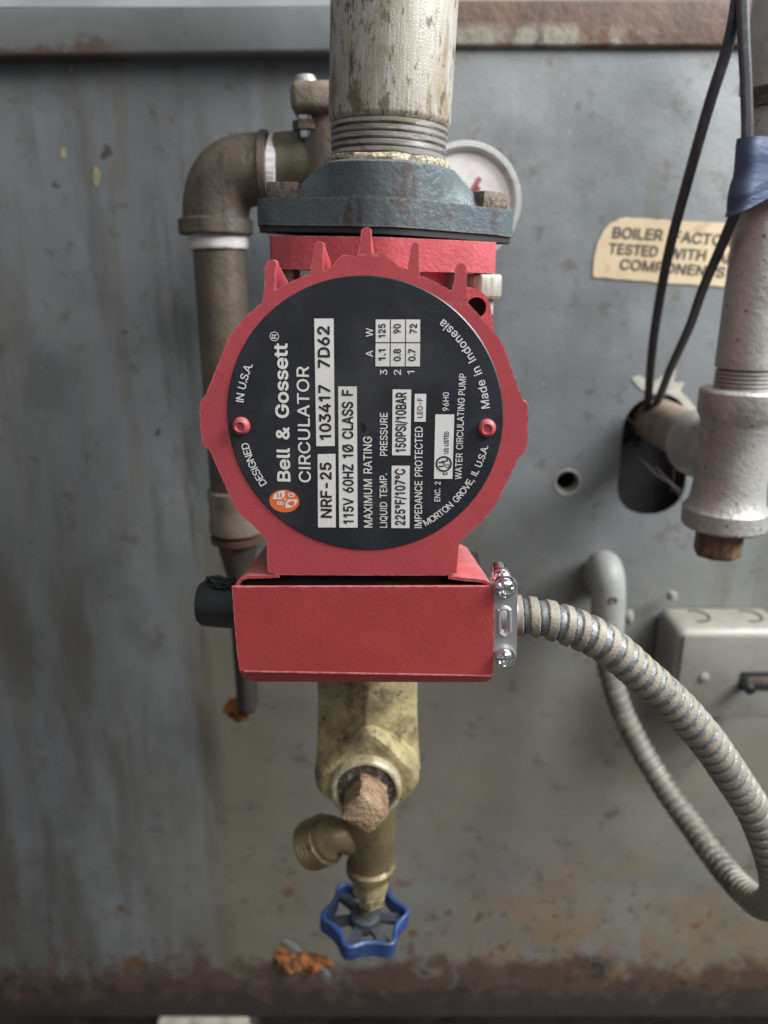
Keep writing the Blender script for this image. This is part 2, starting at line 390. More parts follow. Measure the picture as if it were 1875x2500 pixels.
m_gred = mat('gauge_mark_red', (.36, .10, .12), .5)
m_bezel = mat('gauge_bezel_grey', (.55, .55, .54), .38, .2, layers=[dict(s=200, lo=.5, hi=.7, c=(.34, .34, .34))])
m_paper = mat('aged_sticker_paper', (.50, .395, .25), .6, layers=[dict(s=25, lo=.45, hi=.65, c=(.46, .345, .215)), dict(s=90, lo=.58, hi=.70, c=(.36, .24, .13), amt=.8)])
m_brownink = mat('sticker_brown_ink', (.055, .045, .038), .6)
m_foam = mat('orange_insulation', (.36, .130, .020), .9, layers=[dict(s=110, lo=.45, hi=.6, c=(.26, .085, .018)), dict(s=170, lo=.48, hi=.60, c=(.050, .028, .018), d=8), dict(s=160, lo=.62, hi=.7, c=(.50, .24, .03))], bump=[(260, .9, .003)])
m_foil = mat('silvery_flake', (.34, .36, .37), .45, .3, layers=[dict(s=160, lo=.45, hi=.65, c=(.22, .23, .23))])
m_cream = mat('torn_label_residue', (.40, .38, .32), .8, layers=[dict(s=160, lo=.45, hi=.62, c=(.30, .295, .26))])
m_yellow = mat('yellow_paint_smear', (.30, .27, .13), .7, layers=[dict(s=200, lo=.45, hi=.6, c=(.2, .19, .12))])
m_wall = mat('white_wall', (.72, .74, .74), .9, layers=[dict(s=3, lo=.45, hi=.6, c=(.6, .62, .62))])
m_floor = mat('dirty_concrete', (.10, .092, .082), .9, layers=[dict(s=9, lo=.45, hi=.62, c=(.05, .044, .04)), dict(s=60, lo=.55, hi=.7, c=(.14, .13, .115))], bump=[(60, .5, .004)])
m_block = mat('pale_concrete', (.34, .30, .24), .9, layers=[dict(s=30, lo=.45, hi=.62, c=(.22, .19, .15))], bump=[(120, .5, .003)])
zr = P(CX, 2330, 0).z
GREY, GREYL, GREYD = (.158, .170, .177), (.200, .211, .213), (.116, .125, .130)
x0, x1, x2 = P(480, 1700, 0).x, P(545, 1700, 0).x, P(700, 1700, 0).x
m_panel = mat('grey_boiler_paint', GREY, .46, .15, layers=[
    dict(s=7, lo=.42, hi=.66, c=GREYL), dict(s=14, lo=.48, hi=.68, c=GREYD, amt=.8, d=9), dict(s=60, lo=.45, hi=.70, c=(.145, .145, .135), amt=.5, d=10, nr=.8),
    dict(s=(38, 38, 5), lo=.50, hi=.68, c=(.105, .110, .110), amt=.75, mask=[('X', .06, -.12)], d=6),
    dict(s=(24, 24, 4), lo=.40, hi=.60, c=(.096, .090, .078), amt=.85, mask=[('X', -.05, -.16), ('Z', -.10, -.26)], d=6),
    dict(s=(12, 12, 5), lo=.25, hi=.50, c=(.150, .132, .092), amt=.85, mask=[('X', x0, x1), ('X', x2 + .06, x2 - .03), ('Z', -.12, -.20)]),
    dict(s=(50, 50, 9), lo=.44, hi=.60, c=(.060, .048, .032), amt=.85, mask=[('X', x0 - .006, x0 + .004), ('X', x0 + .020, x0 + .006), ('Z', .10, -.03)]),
    dict(s=62, lo=.66, hi=.72, c=(.050, .040, .034), amt=.9, d=3, mask=[('X', .30, -.10), ('Z', -.30, -.05)]), dict(s=(30, 30, 4), lo=.60, hi=.70, c=(.120, .108, .085), amt=.45, d=4),
    dict(s=60, v=1, lo=.075, hi=.03, c=(.28, .28, .26), amt=.5), dict(s=(30, 30, 200), lo=.72, hi=.76, c=(.28, .28, .26), amt=.6),
    dict(s=5, lo=.20, hi=.60, c=(.195, .178, .138), amt=.80, mask=[('Z', -.08, -.36), ('X', -.26, -.02)]),
    dict(s=20, lo=.43, hi=.60, c=(.205, .140, .080), amt=.8, mask=[('Z', -.38, -.50), ('X', -.02, .14)], d=11, nr=.76),
    dict(s=60, lo=.58, hi=.66, c=(.125, .060, .032), mask=[('Z', -.38, -.50)], d=7, r=.8),
    dict(s=30, lo=.50, hi=.72, c=(.165, .098, .056), add=[('Z', -.42, -.64)], mask=[('X', .02, .12)], d=10, r=.8, nr=.75), dict(s=55, lo=.60, hi=.72, c=(.090, .045, .028), add=[('Z', -.42, -.68)], mask=[('X', .02, .12)], d=8, r=.8, nr=.7),
    dict(s=26, lo=.45, hi=.62, c=(.076, .045, .031), add=[('Z', zr + .070, zr - .085)], d=14, r=.85, nr=.75),
    dict(s=48, lo=.44, hi=.64, c=(.032, .022, .019), add=[('Z', zr + .03, zr - .10)], d=8, r=.9, nr=.7), dict(s=90, lo=.62, hi=.72, c=(.15, .070, .030), amt=.8, mask=[('Z', zr + .03, zr)], d=9, r=.9, nr=.75), dict(s=38, lo=.56, hi=.66, c=(.018, .014, .014), amt=.9, mask=[('Z', zr + .02, zr - .01)], d=9, nr=.75), dict(s=40, lo=.54, hi=.66, c=(.10, .090, .075), amt=.8, mask=[('Z', zr - .08, zr - .01)], d=9, nr=.75)],
    bump=[(9, .25, .012, 2), (40, .10, .003), (500, .15, .0005)])
m_lid = mat('grey_lid_paint', (.122, .128, .126), .50, .15, layers=[
    dict(s=12, lo=.42, hi=.66, c=(.150, .156, .152)), dict(s=60, lo=.66, hi=.74, c=(.07, .058, .05), amt=.7),
    dict(s=22, lo=.53, hi=.60, c=(.090, .062, .052), r=.8, add=[('Z', .160, .100)], mask=[('X', -.13, -.16)], d=6)],
    bump=[(60, .15, .002)])
m_rustlid = mat('rusted_lid', (.125, .078, .058), .75, .05, layers=[
    dict(s=24, lo=.45, hi=.62, c=(.090, .058, .048)), dict(s=60, lo=.52, hi=.66, c=(.150, .085, .058)),
    dict(s=(34, 34, 24), lo=.40, hi=.52, c=(.270, .245, .205), mask=[('X', .17, .115), ('X', .02, .05), ('Z', .137, .130)], d=6), dict(s=160, lo=.66, hi=.74, c=(.05, .035, .03))],
    bump=[(160, .4, .0015)])
m_inner = mat('inner_sheet', (.120, .124, .130), .6, layers=[dict(s=30, lo=.45, hi=.65, c=(.08, .082, .086))])

# ------------------------------------------------------------------ lettering: outlines of a plain sans face, in font units (cap height 254)
LIGHT = {
 '&': (224, ['94,-7 111,-7 136,-1 164,15 178,-1 182,-4 217,-4 222,-1 221,3 189,44 201,70 205,82 208,110 207,114 202,116 176,116 172,115 170,111 168,88 164,77 162,75 116,131 117,133 131,144 149,160 161,179 163,187 166,202 165,209 157,233 142,248 134,253 118,258 102,261 92,260 80,258 65,252 55,247 49,240 42,231 38,221 34,200 34,190 36,182 41,169 62,138 38,118 21,97 16,85 14,74 13,65 15,52 18,40 24,28 41,10 53,3 68,-3 82,-6', '94,27 79,30 63,40 55,52 52,66 54,78 58,85 78,105 85,110 91,103 139,45 124,34 119,31 106,28', '91,162 77,184 72,200 76,214 85,223 100,226 108,226 119,221 124,214 127,203 124,192 123,188 114,178 94,162']),
 ',': (94, ['45,-60 72,35 71,38 69,39 57,40 35,40 31,37 16,-56 15,-59']),
 '-': (227, ['57,90 168,90 171,92 172,95 172,120 171,124 168,126 57,126 54,124 53,121 53,96 54,92']),
 '.': (94, ['47,-6 57,-4 67,2 71,7 75,20 73,30 68,38 56,46 49,47 41,46 29,40 24,33 21,21 24,8 28,2 35,-3']),
 '/': (125, ['7,-42 35,-42 38,-41 40,-38 120,264 120,268 117,270 90,270 87,269 85,266 4,-36 4,-40']),
 '0': (226, ['109,-7 131,-6 149,0 164,9 178,23 188,39 195,56 202,76 207,126 202,178 195,199 186,219 176,233 164,244 154,251 149,254 132,260 118,261 95,260 77,254 62,244 50,233 39,216 32,198 25,178 21,153 20,132 21,101 25,77 31,56 39,36 51,21 61,11 76,1 94,-6', '110,29 101,30 91,35 77,48 70,60 63,86 59,106 59,148 66,183 70,195 76,206 85,215 93,221 103,224 117,225 133,221 141,216 150,206 156,195 165,166 168,124 165,87 157,61 150,49 142,40 133,33 125,30']),
 '1': (205, ['106,-4 137,-4 140,-3 142,1 142,253 140,257 137,258 111,258 69,230 40,210 39,176 41,172 45,172 99,205 102,205 102,2 103,-2']),
 '2': (226, ['32,-4 193,-4 197,-3 198,-1 199,27 198,30 195,32 85,33 171,126 188,157 195,185 193,199 189,214 184,225 177,234 167,244 155,251 142,257 128,261 113,262 98,261 69,251 57,243 49,235 40,223 34,210 30,196 29,183 30,179 34,177 66,178 68,181 68,191 72,204 81,215 92,222 111,226 135,220 144,214 152,203 156,186 151,164 137,143 29,27 28,23 28,1 29,-2']),
 '3': (226, ['105,-7 125,-6 141,-3 156,3 168,10 179,19 185,27 196,49 199,58 200,70 199,87 195,102 181,123 170,134 155,142 140,147 121,150 189,227 190,231 190,253 188,257 184,258 35,258 32,256 31,253 31,228 33,223 37,222 77,222 136,221 75,153 74,149 74,125 75,122 79,120 103,120 125,117 143,109 152,99 158,88 161,72 157,55 150,44 137,34 109,29 85,34 77,37 67,45 63,51 58,67 56,69 23,70 19,68 18,64 20,51 25,38 33,26 43,15 52,8 74,-2 82,-4']),
 '4': (226, ['141,-4 169,-4 174,-2 175,2 175,48 177,49 206,49 209,50 211,55 211,80 210,83 206,85 177,85 175,86 175,158 173,162 169,163 142,163 138,160 136,85 61,86 122,191 159,254 157,257 153,258 124,258 120,256 17,82 16,78 16,54 18,50 22,49 136,49 137,46 137,1 138,-2']),
 '5': (226, ['107,-7 126,-6 143,-2 167,12 179,24 187,35 195,51 198,71 199,95 195,110 187,128 175,145 167,153 158,159 137,168 115,171 89,166 72,159 79,221 81,222 183,222 186,224 187,227 187,253 185,257 181,258 60,258 48,258 45,256 44,253 30,128 31,124 37,122 64,119 86,130 109,134 120,134 135,128 148,116 154,108 159,92 160,81 159,71 156,60 152,52 144,42 136,35 129,32 121,30 111,29 88,34 72,47 66,57 64,66 62,68 32,69 27,67 28,55 32,39 38,27 48,16 57,9 79,-2 96,-6']),
 '6': (226, ['109,-7 128,-6 141,-3 157,4 167,11 180,24 187,34 193,48 196,60 198,77 197,95 189,121 180,134 170,144 145,157 119,161 99,158 158,243 164,253 164,256 162,257 128,258 123,256 66,173 37,122 31,104 28,82 30,60 33,49 38,36 47,22 57,13 71,3 85,-3', '110,28 94,32 89,35 78,45 69,60 66,80 69,99 73,106 83,118 96,126 116,129 130,126 137,123 145,116 154,105 157,98 160,78 157,60 148,45 137,35 131,31 120,29']),
 '7': (227, ['48,-4 80,-4 85,-2 199,225 199,253 198,256 195,258 66,258 33,258 29,257 27,252 27,228 30,223 154,222 156,221 45,3 45,-1']),
 '8': (226, ['109,-7 130,-6 145,-3 160,3 174,11 185,20 197,38 203,54 204,66 204,79 195,103 187,115 178,124 162,133 183,152 189,163 194,176 195,189 194,203 188,220 184,228 178,234 167,244 156,252 140,258 116,262 94,260 83,257 71,252 54,240 41,225 32,203 31,189 32,176 36,164 43,151 52,143 64,133 48,123 34,109 25,87 22,69 23,54 27,41 34,28 44,17 68,2 84,-3', '101,29 91,32 79,37 68,48 62,61 62,79 69,93 80,104 94,111 102,113 113,114 124,113 133,111 146,104 155,96 161,86 164,78 164,60 155,45 147,37 142,34 124,29', '112,149 91,154 83,158 75,168 71,179 70,188 71,197 75,207 84,217 91,221 114,226 136,221 141,218 151,207 155,197 156,188 154,175 151,168 141,157 135,154']),
 '9': (226, ['65,-4 99,-4 104,-1 161,81 189,133 195,148 198,161 197,189 193,206 187,219 180,230 168,242 155,251 129,261 111,262 95,260 82,256 69,250 47,232 39,221 34,211 29,191 29,166 32,147 38,131 55,112 68,103 93,94 108,93 126,96 62,3 62,-1', '103,126 92,131 84,136 78,142 74,148 67,166 67,186 73,203 81,213 88,219 96,223 107,225 123,225 131,223 142,216 154,201 157,193 159,181 160,174 158,162 156,154 151,146 143,137 137,132 123,126']),
 '=': (227, ['36,44 191,44 194,46 195,51 195,76 194,79 191,81 36,81 33,79 32,74 32,49 33,46', '36,118 191,118 194,120 195,125 195,150 194,153 191,155 36,155 33,153 32,148 32,123 33,120']),
 'A': (240, ['8,-4 41,-4 46,-2 69,65 72,67 169,67 195,-2 200,-4 229,-4 233,-3 235,0 233,6 184,140 141,256 136,258 103,258 99,257 6,6 5,-1', '84,103 84,107 118,208 120,207 129,182 156,104']),
 'B': (228, ['30,-4 125,-4 151,-1 173,5 184,12 193,19 202,30 209,44 212,60 212,76 209,92 204,104 199,112 185,126 169,134 183,143 196,157 200,167 203,188 202,200 198,213 188,231 178,241 166,248 152,254 137,257 123,258 32,258 27,256 26,251 26,2 27,-2', '67,33 66,36 67,111 135,111 150,106 161,98 171,84 174,69 169,51 162,43 153,38 140,34', '67,147 66,150 67,222 121,222 134,221 145,218 153,211 159,204 162,199 164,185 162,173 159,166 149,156 142,152 119,147']),
 'C': (255, ['129,-7 146,-7 169,-2 194,9 204,17 214,26 227,43 237,67 239,81 234,84 202,83 191,58 176,43 157,34 133,30 118,32 95,41 83,50 74,61 66,74 61,89 57,107 56,130 57,148 61,167 66,181 82,203 95,213 111,221 119,223 133,224 156,220 176,211 185,202 192,195 200,173 202,171 234,170 239,172 240,175 238,187 227,211 214,229 204,238 183,251 168,256 134,262 113,260 90,254 72,245 57,233 43,218 32,200 23,175 18,153 16,129 18,105 23,79 32,55 43,37 53,26 72,9 91,1 112,-6']),
 'D': (251, ['30,-4 110,-4 134,-2 155,3 179,13 194,24 209,39 220,57 228,81 233,102 235,129 233,154 227,180 220,199 209,216 199,226 193,232 175,244 157,252 136,257 33,258 27,256 26,251 26,2 27,-2', '67,33 66,36 66,221 112,222 130,221 144,217 157,211 172,199 179,192 187,177 191,163 196,129 191,90 179,63 168,52 157,44 143,38 120,34']),
 'E': (209, ['30,-4 186,-4 190,-3 192,0 192,28 191,31 188,33 69,33 66,35 67,110 178,110 181,112 182,115 182,141 181,145 176,147 69,147 67,147 66,149 67,222 184,222 188,223 190,226 190,253 188,257 185,258 32,258 27,256 26,251 26,2 27,-2']),
 'F': (205, ['30,-4 61,-4 64,-3 65,-1 67,107 171,107 175,108 176,110 177,138 176,141 173,143 69,143 66,144 66,221 118,222 183,222 187,223 189,227 189,252 188,256 186,257 32,258 28,257 27,255 26,2 27,-2']),
 'G': (260, ['129,-7 154,-6 176,0 190,6 204,15 218,29 228,43 237,63 241,80 243,99 243,127 241,131 237,132 143,132 139,131 137,125 137,101 139,97 202,95 202,87 199,75 195,64 188,54 179,45 164,37 149,31 134,30 119,32 106,36 94,41 82,52 74,62 66,75 61,89 57,107 56,131 57,149 66,181 73,194 79,200 99,216 106,220 123,223 133,224 156,220 175,210 190,195 202,171 236,170 240,172 241,175 233,201 227,212 215,227 204,238 194,245 172,255 158,259 131,262 112,260 91,254 71,244 58,234 42,217 32,199 25,180 18,149 16,127 18,106 24,75 32,56 42,38 58,21 73,10 91,1 113,-6']),
 'H': (258, ['30,-4 61,-4 64,-3 65,-1 66,110 67,112 69,112 191,112 193,-1 194,-3 198,-4 226,-4 231,-2 232,3 231,255 227,258 198,258 194,257 193,255 191,148 69,148 67,148 66,150 65,255 64,257 60,258 32,258 27,256 26,251 26,2 27,-2']),
 'I': (92, ['30,-4 61,-4 65,-2 66,1 66,252 65,256 62,258 31,258 27,256 26,253 26,2 27,-2']),
 'L': (197, ['30,-4 179,-4 183,-3 185,0 185,28 184,31 181,33 66,34 66,143 65,255 64,257 61,258 32,258 28,257 26,254 26,2 27,-2']),
 'M': (314, ['30,-4 60,-4 64,-2 65,1 65,190 81,144 139,-1 141,-3 169,-4 175,-1 248,189 249,-1 250,-3 254,-4 283,-4 287,-1 288,80 288,252 286,257 282,258 240,258 235,256 172,95 158,52 139,104 79,256 74,258 30,258 27,256 26,252 26,3 27,-2']),
 'N': (262, ['30,-4 61,-4 65,-2 66,1 66,197 97,144 190,-2 195,-4 230,-4 235,-2 236,3 236,251 235,255 233,257 200,258 197,257 195,253 195,60 172,98 71,256 66,258 32,258 27,256 26,251 26,2 27,-2']),
 'O': (267, ['128,-7 155,-6 176,1 195,9 213,25 224,37 235,55 243,75 249,101 251,126 249,153 244,175 235,199 223,218 210,233 194,245 173,255 155,260 139,261 112,260 92,254 72,245 54,230 43,218 32,200 25,181 18,153 16,129 18,101 23,79 32,56 44,37 58,21 73,9 91,1 111,-6', '131,30 108,35 95,41 85,49 74,60 66,74 61,89 57,106 56,131 57,148 61,165 66,180 75,194 91,210 105,219 119,223 136,224 148,223 162,219 173,212 193,194 201,180 206,165 210,148 211,124 210,106 206,89 201,74 192,60 182,49 172,41 149,32']),
 'P': (222, ['30,-4 61,-4 65,-1 67,89 130,90 152,94 168,101 179,108 190,119 197,130 204,145 207,159 208,174 207,189 204,202 198,217 182,237 167,248 152,254 137,257 120,258 32,258 27,256 26,251 26,2 27,-2', '67,125 66,128 67,222 117,222 129,221 141,218 155,209 163,199 166,192 168,184 168,165 164,149 159,142 153,136 145,131 129,126 117,125']),
 'Q': (267, ['200,-28 233,-28 236,-27 237,-25 236,-21 207,19 224,37 235,56 243,76 247,91 249,101 251,128 249,153 242,180 235,199 224,218 210,233 194,245 175,254 151,260 132,262 112,260 96,256 73,245 58,234 43,218 31,198 22,170 18,153 16,129 18,101 24,75 32,56 43,37 58,21 73,9 93,0 111,-6 118,-6 155,-6 177,0 196,-25', '131,30 108,35 94,41 75,60 66,74 61,89 57,113 57,142 61,165 66,180 75,194 94,212 107,220 124,223 148,223 161,219 173,213 182,205 193,194 201,180 206,165 209,151 211,130 210,113 206,89 201,74 194,63 184,51 158,83 125,84 121,83 119,80 120,77 152,34 148,32']),
 'R': (225, ['30,-4 61,-4 64,-3 65,-1 66,93 67,95 69,95 121,95 174,-2 179,-4 212,-4 216,-3 218,0 216,4 163,102 181,114 192,125 199,135 208,160 209,175 208,191 198,219 191,229 180,240 169,247 155,253 136,257 33,258 28,257 26,251 26,2 27,-2', '67,132 66,135 67,222 117,222 130,221 146,217 156,210 164,199 168,187 169,177 165,157 163,152 157,144 146,136 130,132']),
 'S': (223, ['108,-8 130,-7 148,-3 165,2 186,17 196,29 202,41 207,55 208,69 205,88 200,101 181,122 157,135 87,157 69,169 64,176 62,181 62,194 68,207 79,217 92,223 102,225 128,224 139,221 148,216 158,207 162,199 166,188 168,186 198,185 203,187 204,191 203,202 197,217 191,227 173,244 160,252 145,258 125,261 108,262 85,258 68,253 54,245 40,233 34,227 29,217 23,201 22,186 24,170 30,155 34,150 42,141 56,131 71,123 145,99 162,87 167,81 169,70 166,55 162,49 156,43 143,34 123,29 111,29 84,33 72,40 66,46 61,53 56,68 53,71 20,72 16,70 15,67 17,53 22,39 30,27 48,9 63,1 78,-4 93,-7']),
 'T': (224, ['96,-4 127,-4 130,-3 132,1 132,221 135,222 207,222 211,224 212,227 212,253 211,256 209,257 128,258 18,258 14,257 12,253 12,227 15,223 90,222 92,221 92,2 93,-2']),
 'U': (259, ['124,-8 150,-7 166,-3 185,5 198,14 210,25 219,38 227,56 231,70 233,87 233,253 231,257 228,258 196,258 193,256 192,252 192,88 189,68 179,51 171,42 154,33 134,30 120,31 103,34 87,43 73,60 68,75 66,88 66,254 64,257 59,258 31,258 28,257 26,254 26,84 27,69 33,51 39,38 46,29 63,13 75,5 93,-3 110,-7']),
 'V': (240, ['102,-4 138,-4 141,-3 143,0 233,248 234,255 232,257 228,258 198,258 193,255 125,55 121,43 119,45 109,78 46,255 43,257 39,258 9,258 5,255 8,244 97,3 99,-2']),
 'W': (343, ['78,-4 114,-4 119,-1 163,160 171,196 225,-1 227,-3 230,-4 263,-4 268,-2 339,253 337,257 334,258 301,257 298,255 296,247 249,65 247,55 245,56 234,102 196,247 192,257 188,258 155,258 151,257 149,255 97,53 85,102 45,255 40,258 7,257 4,253 7,242 73,3 75,-2']),
 'X': (237, ['9,-4 44,-4 49,-2 119,96 188,-2 193,-4 225,-4 231,-2 232,1 230,4 142,130 226,251 226,256 222,258 189,258 184,256 119,164 55,256 50,258 18,258 12,256 11,254 13,251 96,130 7,3 6,-1']),
 'Y': (236, ['102,-4 133,-4 137,-1 138,103 232,253 230,257 227,258 193,258 188,256 139,177 124,150 120,141 118,141 100,172 49,256 44,258 10,258 6,257 4,254 7,249 98,103 98,2 99,-2']),
 'Z': (219, ['21,-4 198,-4 203,-2 204,2 204,28 203,31 200,33 102,33 68,32 201,228 202,232 202,253 201,256 199,257 23,258 17,256 16,252 16,227 17,224 20,222 151,222 18,26 17,22 17,1 18,-2']),
 'a': (195, ['67,-8 81,-8 109,-2 127,8 133,15 134,1 137,-3 166,-4 171,-2 172,3 172,140 164,162 159,171 152,178 144,184 122,193 115,194 96,196 64,191 53,186 38,177 24,161 17,148 17,144 49,133 53,135 62,147 76,157 97,161 118,157 129,146 130,143 134,127 130,121 117,117 88,114 63,109 38,101 24,90 15,75 12,60 12,46 16,31 21,19 29,10 44,-1', '84,27 67,30 55,38 50,52 52,63 56,68 69,75 106,83 134,87 134,68 130,53 124,43 112,32 96,27']),
 'c': (198, ['100,-8 130,-4 156,8 174,26 184,52 180,55 152,63 148,60 142,46 132,36 121,30 103,27 92,28 81,33 67,44 58,59 56,68 52,95 57,127 67,144 75,151 83,158 96,160 104,161 119,158 131,153 141,143 145,135 148,129 152,127 183,135 184,140 173,163 155,181 133,192 101,196 87,195 71,190 56,183 45,175 33,162 25,149 18,130 14,107 14,75 19,55 25,41 32,29 44,14 56,5 73,-3 87,-7']),
 'd': (212, ['94,-8 110,-7 128,-1 143,11 151,19 152,1 155,-3 185,-4 188,-3 190,0 190,253 188,257 185,258 157,258 153,257 151,252 151,215 150,172 145,177 129,189 117,194 109,196 96,196 83,195 71,192 53,183 33,163 24,148 18,131 14,107 14,81 18,58 24,39 40,16 53,5 70,-3 82,-7', '99,27 90,28 77,35 68,43 62,50 58,59 55,69 52,97 54,112 57,129 69,147 74,153 83,157 91,160 105,161 114,160 126,155 136,146 142,139 146,130 149,120 152,93 150,77 146,60 136,42 129,35 121,31 113,28']),
 'e': (202, ['102,-8 119,-7 140,-2 161,9 177,25 185,43 185,47 180,50 153,57 149,54 140,39 126,30 105,27 87,30 70,40 59,54 55,64 54,80 186,81 189,83 190,87 189,108 187,121 182,143 170,164 154,180 133,191 102,196 86,195 72,191 55,182 33,162 25,147 20,133 14,106 14,75 18,59 24,41 33,27 41,17 55,5 78,-4 88,-7', '55,114 55,125 59,135 71,150 81,156 96,160 113,160 128,154 135,148 146,132 148,121 148,114']),
 'i': (83, ['26,-4 56,-4 60,-2 61,1 61,188 60,192 57,194 27,194 23,192 22,189 22,2 23,-2', '41,217 50,219 60,225 64,230 67,242 64,253 60,258 53,263 43,266 33,264 24,259 20,254 17,246 17,236 21,228 29,221']),
 'l': (95, ['67,-5 90,-3 93,-1 94,2 88,29 85,31 73,30 66,31 64,33 63,36 61,50 61,252 59,257 50,258 27,258 24,257 22,253 22,40 24,26 28,17 35,7 45,0 56,-4']),
 'n': (205, ['26,-4 56,-4 59,-3 60,-1 61,114 62,124 67,140 74,148 83,156 104,161 117,159 126,155 134,148 140,140 143,131 144,119 144,2 146,-3 150,-4 177,-4 182,-2 183,57 183,121 181,140 178,150 173,162 167,172 158,181 149,187 137,193 116,196 105,195 83,189 73,183 61,172 60,189 58,193 54,194 25,193 23,192 22,188 22,3 23,-2']),
 'o': (208, ['100,-8 120,-7 137,-2 152,5 165,16 183,40 189,55 193,74 195,93 193,114 188,135 183,149 166,171 152,183 138,190 121,195 108,196 87,195 71,190 55,183 42,172 33,161 24,147 15,118 13,97 14,75 18,59 25,41 34,26 44,14 57,4 77,-4 87,-7', '101,27 92,28 83,31 75,36 67,44 57,62 53,80 52,95 57,127 68,145 84,158 92,160 107,161 116,160 124,157 133,151 141,144 150,127 155,107 156,93 155,80 150,60 140,43 133,36 124,31 116,28']),
 's': (182, ['88,-8 118,-5 132,0 143,6 151,13 159,22 168,40 170,52 168,66 164,77 156,88 152,91 133,103 115,109 87,115 65,125 61,129 58,139 62,150 75,159 86,161 101,161 113,159 124,149 131,137 134,135 161,141 165,144 165,148 152,172 139,185 115,194 106,196 90,196 71,193 57,189 45,183 35,174 24,160 20,148 19,137 21,125 27,110 34,101 44,93 65,84 105,74 120,68 125,64 129,58 130,51 128,43 120,35 112,30 90,27 72,30 64,33 57,40 50,54 48,56 19,51 16,50 14,47 22,24 30,15 43,4 67,-6']),
 't': (114, ['80,-6 105,-3 109,-2 111,2 105,26 103,30 100,31 85,29 75,31 69,37 67,49 67,158 69,160 100,160 104,161 106,165 106,188 105,192 101,194 67,195 67,236 65,239 61,240 34,240 29,238 28,234 28,195 4,194 0,192 -1,188 -1,166 0,162 3,160 26,160 28,159 28,46 30,31 35,18 44,8 54,1 69,-5']),
 '®': (232, ['113,55 130,56 156,64 169,71 187,84 197,95 206,107 216,132 219,157 218,173 215,188 205,210 192,228 175,242 157,253 141,258 118,262 101,261 75,253 55,241 47,235 34,222 21,199 14,175 12,160 14,142 20,119 28,105 40,89 52,77 74,64 101,56', '112,87 101,88 81,96 69,105 62,111 49,133 44,159 49,184 61,204 68,212 80,221 93,226 102,229 119,230 130,229 151,221 170,204 183,184 186,172 187,157 183,133 171,114 160,103 152,96 138,91 129,88', '81,109 100,109 104,111 105,115 105,138 108,140 118,139 135,110 157,109 161,110 162,115 146,147 154,156 158,167 160,175 155,192 141,204 125,208 83,208 79,207 77,202 77,115 78,111', '106,163 105,166 106,185 119,185 126,183 129,179 129,176 125,166 118,163']),
 '°': (158, ['68,138 89,138 111,147 126,160 132,167 140,189 140,209 131,231 118,246 111,252 90,260 69,260 47,251 34,240 26,231 18,209 18,189 27,167 38,154 47,146', '78,171 66,174 62,178 55,185 51,199 55,213 64,221 80,227 93,223 102,214 107,199 103,185 94,176']),
 'Ø': (267, ['52,-11 57,-10 72,9 99,-2 111,-6 118,-6 155,-6 175,1 194,9 209,21 224,37 235,55 244,78 249,101 251,126 249,148 244,175 238,191 235,199 222,221 237,244 238,248 236,251 214,266 210,264 195,245 175,254 151,260 133,262 116,260 92,254 72,245 57,233 43,218 32,200 23,175 18,153 16,128 18,105 24,75 32,56 45,34 30,11 29,7 31,4', '131,30 107,36 96,40 95,42 187,173 196,185 198,185 206,166 210,148 211,129 210,106 206,89 201,74 192,60 173,41 161,36 149,32', '69,69 61,87 58,103 56,131 57,148 61,165 66,180 73,191 86,206 94,213 107,219 119,223 132,224 148,223 156,221 171,214 172,211 72,71']),
}
